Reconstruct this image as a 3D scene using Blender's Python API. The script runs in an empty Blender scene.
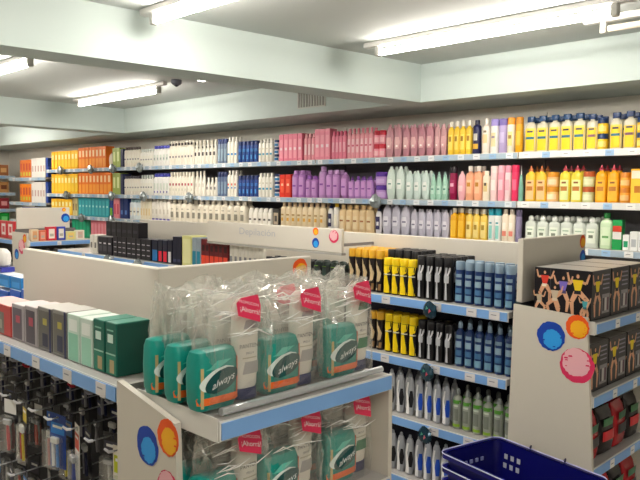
import bpy, math, random
from mathutils import Matrix, Vector
random.seed(7)
PI = math.pi
C = bpy.context.scene.collection
S = bpy.context.scene

# ------------------------------------------------------------------ camera
F = 698.0
def nrm(v): return Vector(v).normalized()
_mx = nrm((-710, 54, -F))
_y = Vector((690, 40, -F)); _y = (_y - _mx*_y.dot(_mx)).normalized()
_x = -_mx; _z = _x.cross(_y)
RM = Matrix((_x, _y, _z))
EYE = Vector((0, 0, 1.6))
cam = bpy.data.cameras.new('camera'); co = bpy.data.objects.new('camera', cam); C.objects.link(co)
cam.sensor_width = 36; cam.lens = F/640*36; cam.clip_start = .02
co.matrix_world = Matrix.Translation(EYE) @ RM.to_4x4()
S.camera = co

def ray(u, v): return RM @ Vector(((u-320)/F, -(v-240)/F, -1))
def on_y(u, v, y):
    d = ray(u, v); return EYE + d*(y/d.y)
def on_x(u, v, x):
    d = ray(u, v); return EYE + d*(x/d.x)
def pix(p):
    c = RM.transposed() @ (Vector(p)-EYE); return (320-F*c.x/c.z, 240+F*c.y/c.z)
def along(u, y, z):                                   # x on a shelf line at depth y, height z
    v = 240
    for _ in range(6):
        p = on_y(u, v, y); v = pix((p.x, y, z))[1]
    return on_y(u, v, y).x

# ------------------------------------------------------------------ materials
def lin(h):
    h = h.lstrip('#'); o = []
    for i in (0, 2, 4):
        c = int(h[i:i+2], 16)/255; o.append(c/12.92 if c <= .04045 else ((c+.055)/1.055)**2.4)
    return (*o, 1)
_m = {}
def M(hx, rough=.45, metal=0, var=.0, spec=.35, scale=8, coat=0):
    k = (hx, rough, metal, var, spec, coat)
    if k in _m: return _m[k]
    m = bpy.data.materials.new('surface_'+hx.strip('#')); m.use_nodes = True
    nt = m.node_tree; b = nt.nodes['Principled BSDF']
    b.inputs['Base Color'].default_value = lin(hx); b.inputs['Roughness'].default_value = rough
    b.inputs['Metallic'].default_value = metal; b.inputs['Specular IOR Level'].default_value = spec
    if coat: b.inputs['Coat Weight'].default_value = coat
    if var:
        tc = nt.nodes.new('ShaderNodeTexCoord'); n = nt.nodes.new('ShaderNodeTexNoise'); n.inputs['Scale'].default_value = scale
        n.inputs['Detail'].default_value = 4
        r = nt.nodes.new('ShaderNodeMapRange'); r.inputs['To Min'].default_value = 1-var; r.inputs['To Max'].default_value = 1+var*.3
        mx = nt.nodes.new('ShaderNodeVectorMath'); mx.operation = 'SCALE'; mx.inputs[0].default_value = lin(hx)[:3]
        nt.links.new(tc.outputs['Object'], n.inputs['Vector']); nt.links.new(n.outputs['Fac'], r.inputs['Value'])
        nt.links.new(r.outputs['Result'], mx.inputs['Scale']); nt.links.new(mx.outputs['Vector'], b.inputs['Base Color'])
    _m[k] = m; return m
def emis(name, hx, s):
    m = bpy.data.materials.new(name); m.use_nodes = True; b = m.node_tree.nodes['Principled BSDF']
    b.inputs['Base Color'].default_value = lin(hx); b.inputs['Emission Color'].default_value = lin(hx); b.inputs['Emission Strength'].default_value = s
    return m
def plastic_film(name, haze, tint):
    m = bpy.data.materials.new(name); m.use_nodes = True; nt = m.node_tree; nt.nodes.clear()
    o = nt.nodes.new('ShaderNodeOutputMaterial'); t = nt.nodes.new('ShaderNodeBsdfTransparent'); g = nt.nodes.new('ShaderNodeBsdfGlossy')
    d = nt.nodes.new('ShaderNodeBsdfDiffuse'); a = nt.nodes.new('ShaderNodeMixShader'); b = nt.nodes.new('ShaderNodeMixShader')
    lw = nt.nodes.new('ShaderNodeLayerWeight'); lw.inputs['Blend'].default_value = .28
    mp = nt.nodes.new('ShaderNodeMapRange'); mp.inputs['To Min'].default_value = .07; mp.inputs['To Max'].default_value = .36
    g.inputs['Roughness'].default_value = .09; g.inputs['Color'].default_value = (1, 1, 1, 1)
    d.inputs['Color'].default_value = lin(tint); t.inputs['Color'].default_value = (.98, .985, .98, 1)
    tc = nt.nodes.new('ShaderNodeTexCoord'); sp = nt.nodes.new('ShaderNodeSeparateXYZ'); hz = nt.nodes.new('ShaderNodeMapRange')   # pale glow of the folded top put in as extra haze
    nt.links.new(tc.outputs['Object'], sp.inputs[0]); nt.links.new(sp.outputs['Z'], hz.inputs['Value'])
    hz.inputs['From Min'].default_value = .12; hz.inputs['From Max'].default_value = .2; hz.inputs['To Min'].default_value = haze; hz.inputs['To Max'].default_value = haze*3.6
    nt.links.new(hz.outputs[0], a.inputs['Fac'])
    nt.links.new(t.outputs[0], a.inputs[1]); nt.links.new(d.outputs[0], a.inputs[2])
    nt.links.new(lw.outputs['Facing'], mp.inputs['Value']); nt.links.new(mp.outputs[0], b.inputs['Fac'])
    nt.links.new(a.outputs[0], b.inputs[1]); nt.links.new(g.outputs[0], b.inputs[2]); nt.links.new(b.outputs[0], o.inputs[0])
    return m
FILM = plastic_film('clear_plastic_film', .05, '#fbf8f0')

# ------------------------------------------------------------------ mesh builder
class MB:
    def __init__(s): s.v = []; s.f = []; s.mi = []; s.ms = []
    def m(s, mat):
        if mat not in s.ms: s.ms.append(mat)
        return s.ms.index(mat)
    def add(s, vs, fs, mat):
        b = len(s.v); i = s.m(mat); s.v += [tuple(v) for v in vs]
        for f in fs: s.f.append([b+k for k in f]); s.mi.append(i)
        return s
    def box(s, x0, x1, y0, y1, z0, z1, mat, bev=0):
        if bev:
            b = bev; vs = []; 
            for z, e in ((z0, b), (z0+b, 0), (z1-b, 0), (z1, b)):
                for (x, y) in ((x0+b, y0), (x1-b, y0), (x1, y0+b), (x1, y1-b), (x1-b, y1), (x0+b, y1), (x0, y1-b), (x0, y0+b)):
                    cx, cy = (x0+x1)/2, (y0+y1)/2
                    vs.append((x+(e if x < cx else -e), y+(e if y < cy else -e), z))
            fs = [list(range(7, -1, -1)), list(range(24, 32))]
            for k in range(3):
                for j in range(8): fs.append([k*8+j, k*8+(j+1) % 8, k*8+8+(j+1) % 8, k*8+8+j])
            return s.add(vs, fs, mat)
        vs = [(x, y, z) for z in (z0, z1) for (x, y) in ((x0, y0), (x1, y0), (x1, y1), (x0, y1))]
        return s.add(vs, [(3, 2, 1, 0), (4, 5, 6, 7), (0, 1, 5, 4), (1, 2, 6, 5), (2, 3, 7, 6), (3, 0, 4, 7)], mat)
    def loft(s, prof, w, d, mat, n=14, e=2.0, cx=0, cy=0, capb=True, capt=True):
        # prof: (z, fraction[, depth fraction]); super-ellipse sections
        vs = []
        for p in prof:
            z, a = p[0], p[1]; b = p[2] if len(p) > 2 else a
            for k in range(n):
                t = 2*PI*(k+.5)/n; c, q = math.cos(t), math.sin(t)
                vs.append((cx+w/2*a*math.copysign(abs(c)**(2/e), c), cy+d/2*b*math.copysign(abs(q)**(2/e), q), z))
        fs = []
        for k in range(len(prof)-1):
            for j in range(n): fs.append([k*n+j, k*n+(j+1) % n, k*n+n+(j+1) % n, k*n+n+j])
        if capb: fs.append(list(range(n-1, -1, -1)))
        if capt: fs.append([(len(prof)-1)*n+j for j in range(n)])
        return s.add(vs, fs, mat)
    def tube(s, pts, r, mat, n=6):
        pts = [Vector(p) for p in pts]; vs = []
        for i, p in enumerate(pts):
            t = (pts[min(i+1, len(pts)-1)]-pts[max(i-1, 0)]).normalized()
            a = t.cross(Vector((0, 0, 1)) if abs(t.z) < .9 else Vector((1, 0, 0))).normalized(); b = t.cross(a)
            rr = r[i] if isinstance(r, (list, tuple)) else r
            for k in range(n): vs.append(p+rr*(math.cos(2*PI*k/n)*a+math.sin(2*PI*k/n)*b))
        fs = [[i*n+k, i*n+(k+1) % n, (i+1)*n+(k+1) % n, (i+1)*n+k] for i in range(len(pts)-1) for k in range(n)]
        fs += [list(range(n-1, -1, -1)), [(len(pts)-1)*n+k for k in range(n)]]
        return s.add(vs, fs, mat)
    def decal(s, rows, w, d, mat, e=2.0, off=.0007, nx=6, flat=False):
        # rows: (z, x_left, x_right) wrapped on the front (-Y) of a super-elliptic body
        vs = []
        for z, a, b in rows:
            for k in range(nx+1):
                x = a+(b-a)*k/nx; q = min(1, abs(x)/(w/2))
                y = -d/2 if flat else -d/2*(max(0, 1-q**e))**(1/e)
                vs.append((x, y-off, z))
        fs = [[i*(nx+1)+k, i*(nx+1)+k+1, (i+1)*(nx+1)+k+1, (i+1)*(nx+1)+k] for i in range(len(rows)-1) for k in range(nx)]
        return s.add(vs, fs, mat)
    def poly(s, pts, y, mat):                          # flat print facing -Y: pts (x, z) counter-clockwise seen from the front
        return s.add([(x, y, z) for x, z in pts], [list(range(len(pts)))], mat)
    def mesh(s, name, smooth=True):
        me = bpy.data.meshes.new(name); me.from_pydata(s.v, [], s.f)
        for m in s.ms: me.materials.append(m)
        me.polygons.foreach_set('material_index', s.mi)
        if smooth:
            me.polygons.foreach_set('use_smooth', [True]*len(s.f)); me.update(); me.set_sharp_from_angle(angle=.7)
        me.update(); return me

def link(name, me, parent=None, loc=None, rz=0):
    o = bpy.data.objects.new(name, me); C.objects.link(o)
    if parent: o.parent = parent
    if loc is not None: o.location = loc; o.rotation_euler = (0, 0, rz)
    return o
def tag(o, label=None, cat=None, group=None, kind=None):
    for k, v in (('label', label), ('category', cat), ('group', group), ('kind', kind)):
        if v: o[k] = v
    return o
def thing(name, label, cat, loc=(0, 0, 0), rz=0, group=None):
    return tag(link(name, None, None, loc, rz), label, cat, group)
def struct(name, mb, smooth=False): return tag(link(name, mb.mesh(name, smooth)), kind='structure')
_tx = {}
def text_mesh(body, size, mat, sx=1.0, shear=0):
    k = (body, size, mat.name, sx, shear)
    if k in _tx: return _tx[k]
    c = bpy.data.curves.new('lettering', 'FONT'); c.body = body; c.size = size; c.align_x = 'CENTER'; c.align_y = 'CENTER'; c.shear = shear
    c.resolution_u = 3
    o = bpy.data.objects.new('lettering', c); C.objects.link(o); dg = bpy.context.evaluated_depsgraph_get(); dg.update()
    me = bpy.data.meshes.new_from_object(o.evaluated_get(dg)); bpy.data.objects.remove(o)
    for v in me.vertices: v.co = Vector((v.co.x*sx, 0, v.co.y))
    me.materials.clear(); me.materials.append(mat); _tx[k] = me; return me

# a product = spec {name, cat, parts: [(part name, mesh, [(sub name, mesh)...])]} or {name, cat, mesh}
def place(spec, loc, rz, label, group=None, cat=None, tilt=0):
    if 'mesh' in spec:
        r = link(spec['name'], spec['mesh'], None, loc, rz)
    else:
        r = link(spec['name'], None, None, loc, rz)
        for pn, me, subs in spec['parts']:
            p = link(pn, me, r)
            for sn, sm in subs: link(sn, sm, p)
    if tilt: r.rotation_euler = (0, tilt, rz)
    return tag(r, label, cat or spec['cat'], group)
ORD = 'leftmost second third fourth fifth sixth seventh eighth ninth tenth eleventh twelfth thirteenth fourteenth fifteenth sixteenth'.split()
def ordw(i, n):
    if n == 1: return None
    if i == 0: return 'leftmost'
    if i == n-1: return 'rightmost'
    return ORD[i]+' from left'

# ------------------------------------------------------------------ product shapes
PROF = {
 'flat': [(0, .93), (.015, 1), (.74, 1), (.80, .9), (.835, .62), (.85, .42)],
 'slim': [(0, .9), (.02, 1), (.80, 1), (.84, .8), (.86, .5)],
 'oval': [(0, .62), (.02, .70), (.2, .9), (.45, 1), (.65, .95), (.82, .74), (.9, .5), (.91, .42)],
 'pear': [(0, .85), (.02, .95), (.3, 1), (.55, .86), (.72, .6), (.8, .42), (.82, .36)],
 'can':  [(0, .94), (.01, 1), (.74, 1), (.77, .93), (.79, .84)],
 'tall': [(0, .93), (.01, 1), (.78, 1), (.80, .98)],
 'cone': [(0, .9), (.02, 1), (.35, 1), (.55, .75), (.7, .45), (.74, .3)],
 'shouldered': [(0, .93), (.015, 1), (.66, 1), (.74, .93), (.79, .72), (.82, .4), (.85, .36)],
}
CAP = {'flat': (.85, 1, .5), 'slim': (.86, 1, .62), 'oval': (.91, 1, .36), 'pear': (.82, 1, .4), 'can': (.79, 1, .86),
       'tall': (.80, 1, .99), 'cone': (.74, 1, .22), 'shouldered': (.85, 1, .5)}
CAPB = {'spout': [(0, 1), (.35, .95), (.4, .5), (.95, .22), (1, .15)], 'dome': [(0, 1), (.5, .97), (.8, .8), (.95, .5), (1, .25)],
        'flip': [(0, 1), (.06, 1.02), (.9, 1.0), (1, .9)], 'wide': [(0, 1.25), (.1, 1.3), (.9, 1.3), (1, 1.2)]}
KIND = {'flat': 'lotion_bottle', 'slim': 'body_spray_bottle', 'oval': 'conditioner_bottle', 'pear': 'hair_cream_bottle', 'can': 'roll_on_deodorant', 'tall': 'talcum_bottle', 'cone': 'dropper_bottle', 'shouldered': 'body_milk_bottle'}
def bottle(w, d, h, shape, body, cap, marks=(), capstyle='flip', e=2.4, n=14, rough=.3, name=None, cat='bottle', partless=False):
    name = name or KIND[shape]
    bm = MB(); pr = [(p[0]*h, *p[1:]) for p in PROF[shape]]
    bm.loft(pr, w, d, M(body, rough), n, e)
    z0, z1, cw = CAP[shape]
    cm = bm if partless else MB()
    dd = max(d, w*.5) if shape not in ('can', 'tall') else d
    cm.loft([(z0*h+q*(z1-z0)*h, a) for q, a in CAPB[capstyle]], w*cw, min(dd, w)*cw, M(cap, .35), n, 2 if capstyle != 'wide' else 3)
    lm = bm if partless else MB()
    for mk in marks:                                   # (z0,z1,half width fraction,colour) or list of (z,xl,xr) fractions + colour
        if isinstance(mk[0], (list, tuple)):
            lm.decal([(z*h, a*w/2, b*w/2) for z, a, b in mk[0]], w, d, M(mk[1], .4), e, .0006+.0002*(len(lm.v) > 0))
        else:
            a, b, q, col = mk[:4]; c0 = mk[4] if len(mk) > 4 else 0
            lm.decal([(a*h, (c0-q)*w/2, (c0+q)*w/2), (b*h, (c0-q)*w/2, (c0+q)*w/2)], w, d, M(col, .4), e, .0006+.00015*len(lm.f)/6)
    if partless: return dict(name=name, cat=cat, mesh=bm.mesh(name))
    parts = [('bottle_body', bm.mesh('bottle_body'), []), ('cap', cm.mesh('cap'), [])]
    if marks: parts[0][2].append(('printed_label', lm.mesh('printed_label', False)))
    return dict(name=name, cat=cat, parts=parts)
def jar(w, h, body, lid, band=None):
    a = MB(); a.loft([(0, .9), (.004, 1), (h*.62, 1), (h*.68, .92)], w, w, M(body, .3), 16)
    b = MB(); b.loft([(h*.66, 1.02), (h*.97, 1.02), (h, .95)], w, w, M(lid, .35), 16)
    sub = []
    if band: l = MB(); l.decal([(h*.15, -w*.42, w*.42), (h*.5, -w*.42, w*.42)], w, w, M(band)); sub = [('printed_label', l.mesh('printed_label', False))]
    return dict(name='cosmetic_jar', cat='jar', parts=[('jar_body', a.mesh('jar_body'), sub), ('lid', b.mesh('lid'), [])])
def carton(w, d, h, body, marks=(), side=None, top=None, name='carton', cat='box', partless=False, rough=.4):
    a = MB(); a.box(-w/2, w/2, -d/2, d/2, 0, h, M(body, rough), min(.0015, w*.05))
    if side: a.box(w/2-.0005, w/2+.0004, -d/2+.003, d/2-.003, .003, h-.003, M(side, rough))
    if top: a.box(-w/2+.002, w/2-.002, -d/2+.002, d/2-.002, h-.0005, h+.0004, M(top, rough))
    l = a if partless else MB()
    for i, (z0, z1, x0, x1, col) in enumerate(marks):
        y = -d/2-.0005-.0003*i
        l.poly([(x0*w/2, z0*h), (x1*w/2, z0*h), (x1*w/2, z1*h), (x0*w/2, z1*h)], y, M(col, rough))
    if partless or not marks: return dict(name=name, cat=cat, mesh=a.mesh(name, False))
    return dict(name=name, cat=cat, parts=[('box_body', a.mesh('box_body', False), []), ('printed_front', l.mesh('printed_front', False), [])])

# ------------------------------------------------------------------ shelving pieces
BEIGE = M('#d2ccc0', .5, var=.06, scale=3); WHITE = M('#e2e0da', .4, var=.04); DARK = M('#232329', .6); BLUE = M('#7ba9e2', .35)
TAGW = M('#e9e6e2', .4); STRIPG = M('#a9bccb', .35); NAVY = M('#1a1c33', .6); GREYB = M('#77757b', .6); SHELFM = M('#b4b1ae', .35, .0)
def circle_pts(cx, cz, rx, rz, a0=0, a1=2*PI, n=28, rough=.05, seed=1):
    rd = random.Random(seed); out = []
    for k in range(n+1 if a1-a0 < 2*PI-.01 else n):
        t = a0+(a1-a0)*k/n; q = 1+rd.uniform(-rough, rough); out.append((cx+rx*q*math.cos(t), cz+rz*q*math.sin(t)))
    return out
def paint_spot(kind, cx, cz, r, y=0, ry=None, seed=1):
    """brush-painted disc: dark ring with a lighter, off-centre disc"""
    mb = MB(); a, b, dx, dz, q = {'blue': ('#1440a8', '#2f9ae6', .1, -.2, .66), 'orange': ('#ee5a1c', '#f5b21d', .12, -.16, .72),
                      'pink': ('#d8305e', '#eeb4bd', -.05, .16, .80)}[kind]
    mb.poly(circle_pts(cx, cz, r, r, rough=.035, seed=seed, n=40), y, M(a, .5))
    mb.poly(circle_pts(cx+dx*r, cz+dz*r, r*q, r*q, rough=.05, seed=seed+3, n=40), y-.0006, M(b, .5))
    rd = random.Random(seed)
    for k in range(7):
        t = rd.uniform(0, 2*PI); rr = r*rd.uniform(.6, .85); L = r*rd.uniform(.1, .3)
        x, z = cx+rr*math.cos(t), cz+rr*math.sin(t)
        mb.poly([(x-L*.5, z-L*.2), (x+L*.5, z-L*.15), (x+L*.35, z+L*.2), (x-L*.4, z+L*.15)], y-.001, M(a, .5))
    return mb.mesh('painted_circle', False)
def shelf_board(parent, L, depth, z, strip, tags, th=.025, tagcols=('#e9e6e2',), tagw=.045, board=None, strip_h=.032):
    """local frame: front edge on y=0, x 0..L, board going to +y"""
    b = MB(); b.box(0, L, .004, depth, z-th, z-.0015, board or SHELFM); b.box(0, L, 0, .004, z-strip_h, z, WHITE)
    s = link('shelf', b.mesh('shelf', False), parent)
    r = MB(); r.box(.004, L-.004, -.0035, -.0003, z-strip_h+.002, z-.004, strip); link('price_rail', r.mesh('price_rail', False), s)
    for i, t in enumerate(tags):
        g = MB(); g.box(t-tagw/2, t+tagw/2, -.0052, -.0037, z-strip_h+.003, z-.005, M(tagcols[i % len(tagcols)], .4))
        g.box(t-tagw*.32, t+tagw*.2, -.0056, -.0052, z-strip_h*.5, z-strip_h*.42, M('#8c8c94'))
        link('price_tag', g.mesh('price_tag', False), s)
    return s

# ------------------------------------------------------------------ the room
ceilm = M('#bcc2c0', .8, var=.04, scale=1.2); wallm = M('#f1ede4', .7, var=.05, scale=1.5); beamf = M('#bfccc9', .75, var=.04, scale=1.2)
XL, XR, YN, YF, ZC = -12.3, 3.2, -3.2, 4.85, 2.55
struct('floor', MB().box(XL, XR, YN, YF, -.1, 0, M('#c6bfb3', .3, var=.1, scale=2)))
struct('ceiling', MB().box(XL, XR, YN, YF, ZC, ZC+.1, ceilm))
struct('wall_back', MB().box(XL, XR, YF, YF+.1, 0, ZC, wallm)); struct('wall_front', MB().box(XL, XR, YN-.1, YN, 0, ZC, wallm))
struct('wall_left', MB().box(XL-.1, XL, YN, YF, 0, ZC, wallm)); struct('wall_right', MB().box(XR, XR+.1, YN, YF, 0, ZC, wallm))
ZB = 2.275
struct('trim_1', MB().box(XL, XR, 4.22, YF, ZB, ZC, beamf))
def slant(xn, xf, th):
    return MB().add([(x, y, z) for z in (ZB, ZC) for (x, y) in ((xn-th, YN), (xn, YN), (xf, 4.22), (xf-th, 4.22))], [(3, 2, 1, 0), (4, 5, 6, 7), (0, 1, 5, 4), (1, 2, 6, 5), (2, 3, 7, 6), (3, 0, 4, 7)], beamf)
struct('trim_2', slant(-3.78, -3.13, .26)); struct('trim_3', MB().box(-7.62, -7.36, YN, 4.22, ZB, ZC, beamf))
struct('trim_4', MB().box(1.2, 1.46, YN, 4.22, ZB, ZC, beamf))
v = thing('air_vent', 'white slatted air vent set in the far ceiling beam', 'vent', (-4.27, 4.218, 2.40), 0)
link('vent_frame', MB().box(-.17, .17, -.006, 0, -.075, .075, M('#c4c6c0')).mesh('vent_frame', False), v)
for k in range(10): link('slat', MB().box(-.155+k*.0325, -.141+k*.0325, -.012, -.0065, -.065, .065, M('#8b8a84')).mesh('slat', False), v)

# ceiling lamps
TUBE = emis('lit_fluorescent_tube', '#fff6ea', 92)
LABL = {(-2.12, 3.4): 'long lit fluorescent batten over the yellow bottles at upper right', (-2.45, 2.0): 'lit fluorescent batten cut by the top edge, nearest the camera',
        (-6.08, 3.4): 'lit fluorescent batten beyond the first ceiling beam, above the white bottles', (-5.62, 2.08): 'lit fluorescent batten reaching in from the left edge of the photo'}
def batten(x, y, L, label, lit=True, group=None):
    t = thing('ceiling_lamp', label, 'ceiling lamp', (x, y, ZC), 0, group)
    b = MB().box(-L/2-.13, L/2+.13, -.024, .024, -.036, -.001, M('#d9d9d6', .4), .006); link('lamp_housing', b.mesh('lamp_housing', False), t)
    for s in (-1, 1):
        link('end_cap', MB().box(min(s*(L/2+.006), s*(L/2+.04)), max(s*(L/2+.006), s*(L/2+.04)), -.02, .02, -.095, -.0365, M('#bdbdb8', .4), .004).mesh('end_cap', False), t)
    tb = MB().tube([(-L/2, 0, -.073), (L/2, 0, -.073)], .018, TUBE if lit else M('#f4ead9', .25), 10); link('tube', tb.mesh('tube'), t)
    if lit:
        l = bpy.data.lights.new('lamp_glow', 'AREA'); l.shape = 'RECTANGLE'; l.size = L; l.size_y = .05; l.energy = 9; l.color = (1, .955, .88)
        o = bpy.data.objects.new('lamp_glow', l); C.objects.link(o); o.location = (x, y, ZC-.1)
for (x, y), lb in LABL.items(): batten(x, y, 1.42, lb)
batten(-.9, 3.72, 1.3, 'unlit fluorescent batten with warm white tube at the upper right edge', False)
for x in (-9.9, -5.7, -2.4, .2, 2.4):  # unseen battens, added for the light they give
    for y in (.5,) if x > -5.8 else (3.4, 2.0, .5):
        batten(x, y, 1.42, 'lit fluorescent batten added out of view for extra light', group='added ceiling battens out of view')
s = thing('smoke_detector', 'dark round smoke detector on the ceiling behind the first beam', 'smoke detector', (-5.1, 3.42, ZC))
link('detector_body', MB().loft([(-.045, .7), (-.03, 1), (-.001, 1)], .09, .09, M('#5b5f6a')).mesh('detector_body'), s)
link('sensor_dome', MB().loft([(-.06, .3), (-.05, .8), (-.0455, 1)], .05, .05, M('#3a3d48')).mesh('sensor_dome'), s)
s = thing('emergency_light', 'small lit white lamp beside the dark smoke detector', 'lamp', (-4.72, 3.45, ZC))
link('lamp_housing', MB().box(-.09, .09, -.03, .03, -.03, -.001, M('#d8d8d4')).mesh('lamp_housing', False), s)
link('diffuser', MB().box(-.08, .08, -.025, .025, -.042, -.0305, emis('small_lit_diffuser', '#fffaf0', 9)).mesh('diffuser', False), s)

# ------------------------------------------------------------------ the wall shelving
YW = 4.4; DW = .40
ZW = [1.895, 1.558, 1.262, .97, .66, .35]
edges = [-9.86, -8.0, -6.2, -4.4, -2.425, -.6]
WN = ['leftmost orange-stocked', 'left-centre white-stocked', 'middle blue-and-pink', 'lilac-stocked', 'right-hand yellow-bottle']
for i in range(5):
    a, b = edges[i]+.004, edges[i+1]-.004
    t = thing('wall_shelving', WN[i]+' bay of the long wall shelving', 'shelving', (a, YW, 0))
    L = b-a
    link('back_panel', MB().box(0, L, DW+.002, DW+.02, 0, 1.893, GREYB).mesh('back_panel', False), t)
    link('upper_panel', MB().box(0, L, DW+.002, DW+.02, 1.8945, 2.2, wallm).mesh('upper_panel', False), t)
    link('base', MB().box(0, L, .02, DW, 0, .1, WHITE).mesh('base', False), t)
    for j, z in enumerate(ZW):
        n = max(3, int(L/.13)); tg = [.06+(L-.12)*k/(n-1) for k in range(n)] if j < 3 else [.2, L-.2]
        strip = M('#e6e6e4', .35) if i == 4 and j < 2 else STRIPG
        cols = ('#f2f1ee', '#9fc4e6', '#f2f1ee') if i == 4 else ('#e4e6e8', '#93b7d8', '#dfe6ea')
        shelf_board(t, L, DW, z, strip, tg, .03, cols, .055, None, .045)
    if i == 3:
        xa, xb = along(337, YW, ZW[2])-a, along(372, YW, ZW[2])-a
        link('promotion_strip', MB().box(xa, xb, -.0105, -.0062, ZW[2]-.042, ZW[2]-.003, M('#d8241c', .4)).mesh('promotion_strip', False), t)['label'] = 'red promotion strip'
t = thing('wall_shelving', 'far-left lower-set bay of the wall shelving beside the room corner', 'shelving', (-11.2, YW, 0))
link('back_panel', MB().box(0, 1.32, DW+.002, DW+.02, 0, 1.75, GREYB).mesh('back_panel', False), t)
for z in (1.79, 1.42, 1.15, .85, .5): shelf_board(t, 1.32, DW, z, STRIPG, [.2, .5, .8, 1.1], .03, ('#e4e6e8', '#93b7d8'), .08, None, .05)
# side unit on the left wall
t = thing('side_shelving', 'shelving unit with brown boxes along the far left wall', 'shelving', (-11.45, 1.6, 0), PI/2)
link('back_panel', MB().box(0, 2.78, .402, .42, 0, 2.12, WHITE).mesh('back_panel', False), t)
for z in (1.83, 1.56, 1.30, 1.06, .75): shelf_board(t, 3.0, .4, z, STRIPG, [.4, .9, 1.4, 1.9, 2.4, 2.8], .03, ('#e4e6e8', '#93b7d8'), .08, None, .05)
SN = {1.83: 'top', 1.56: 'second', 1.30: 'third', 1.06: 'fourth'}
for z, col, mk in ((1.83, '#a5683f', '#e0b074'), (1.56, '#b98a55', '#6b3b26'), (1.30, '#8f2e36', '#e0a0a0'), (1.06, '#1f9a3a', '#7be08a')):
    sp = carton(.15, .2, .17, col, ((.3, .7, -.6, .6, mk),), partless=True)
    for k in range(7):
        place(sp, (-11.45-.13, 3.35+k*.18, z), PI/2, '%s carton on the left wall unit, %s shelf, %s' % ({'#a5683f': 'brown', '#b98a55': 'tan', '#8f2e36': 'dark red', '#1f9a3a': 'green'}[col], SN[z], ordw(k, 7)), 'cartons on the left wall unit')

WS = {1: dict(z=ZW[0], pl="the wall's top shelf"), 2: dict(z=ZW[1], pl="the wall's second shelf"), 3: dict(z=ZW[2], pl="the wall's third shelf"), 4: dict(z=ZW[3], pl="the wall's fourth shelf")}
def run(yf, z, pl, u0, u1, n, vtop, make, desc, rows=1, rd=None, grp=None, inset=.03, jitter=.001, layers=1, fill=.97, tilt=0):
    """a block of n facings between two points of one shelf"""
    y = yf+inset; x0 = along(u0, y, z+.05); x1 = along(u1, y, z+.05); p = (x1-x0)/n; w = p*fill
    h = (on_y((u0+u1)/2, vtop, y).z-z)/layers
    sp = make(w, h)
    d = rd or w
    grp = grp or 'block of products of one look: %s, %s' % (desc, pl)
    if n*rows*layers == 1: grp = None
    for i in range(n):
        for r in range(rows):
            for k in range(layers):
                o = ordw(i, n)
                if layers > 1:
                    lv = 'lower' if k == 0 else ('upper' if k == layers-1 else 'middle')
                    lb = '%s %s on %s' % (lv, desc, pl) if n == 1 else '%s %s, %s, on %s' % (lv, desc, o, pl)
                elif r == 0: lb = '%s on %s' % (desc, pl) if o is None else '%s, %s%s on %s' % (desc, o, ' of its block' if len(desc.split()) < 5 else '', pl)
                elif o is None: lb = '%s, %s place behind the first on %s' % (desc, ['', 'one', 'two', 'three'][r], pl)
                else: lb = '%s, %s behind the %s, %s' % (desc, ['', 'one place', 'two places', 'three places'][r], o, pl)
                if len(lb.split()) > 16: lb = lb.replace(' place behind', ' behind').replace(' places behind', ' behind').replace(' of its block', '')
                place(sp, (x0+p*(i+.5)+random.uniform(-jitter, jitter), y+d/2+r*(d+.006), z+k*h+.0005), random.uniform(-.04, .04) if not tilt else 0, lb, grp)
def W(s, u0, u1, n, vt, make, desc, **k): run(YW, WS[s]['z'], WS[s]['pl'], u0, u1, n, vt, make, desc, **k)
def B(shape, body, cap, marks=(), cs='flip', dr=.85, e=2.4, pl=False, **k):
    return lambda w, h: bottle(w, w*dr, h, shape, body, cap, marks, cs, e, partless=pl, **k)
def K(body, marks=(), d=.12, side=None, top=None, pl=False, **k):
    return lambda w, h: carton(w, d, h, body, marks, side, top, partless=pl, **k)
def J(body, lid, band=None): return lambda w, h: jar(w, h, body, lid, band)

ycart = ((.1, .9, -.75, .75, '#f8cf3e'), (.55, .8, -.5, .5, '#fdf0b0'))
ocart = ((.05, .45, -.8, .8, '#f9a13a'), (.55, .85, -.5, .5, '#fbd9a0'))
wd = ((.2, .6, .7, '#e9e6d8'), (.35, .42, .5, '#70707a'))
dove = ((.42, .52, .5, '#3b3f60'), (.2, .3, .4, '#d6d2c0'))
dove2 = ((.42, .52, .5, '#b3404a'), (.2, .3, .4, '#d6d2c0'))
# --- top shelf, left to right
W(1, 51.5, 78, 8, 151, K('#f2b41c', ycart), 'bright yellow carton', rd=.12)
W(1, 78.5, 106, 8, 147, K('#f07a1e', ocart), 'orange carton', rd=.12)
W(1, 107, 111.5, 1, 152, B('oval', '#e6d8c4', '#8b5a3a'), 'single round cream bottle')
W(1, 112.5, 120, 2, 148, K('#a3b45a', ((.3, .8, -.5, .5, '#dfe6a8'),)), 'olive green carton', rd=.12)
W(1, 120.5, 123, 1, 149, K('#2b3050'), 'narrow dark navy carton', rd=.12)
W(1, 123.5, 139, 6, 147, B('slim', '#e8e2d4', '#4a3f3a', wd), 'white bottle with brown cap')
W(1, 139.5, 152, 5, 149, B('shouldered', '#ebe9e0', '#d8dfd8', wd), 'white bottle with pale cap')
W(1, 152.5, 168, 5, 145.5, B('flat', '#ecebe6', '#4b4fb0', ((.25, .55, .6, '#d5dcd0'), (.3, .4, .4, '#9aa5a0')), 'wide'), 'white bottle with violet cap')
W(1, 168.5, 193, 8, 140.5, B('shouldered', '#efe9da', '#e9e3d2', ((.80, .9, .6, '#3a3434'), (.3, .38, .45, '#6a6268'))), 'cream bottle with dark neck band', rows=2, rd=.05)
W(1, 193.5, 216, 6, 140, B('pear', '#efeadd', '#e6e0d0', ((.35, .5, .5, '#403a38'), (.66, .74, .3, '#3b3633')), e=2), 'round-shouldered cream bottle', rows=2, rd=.05)
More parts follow.
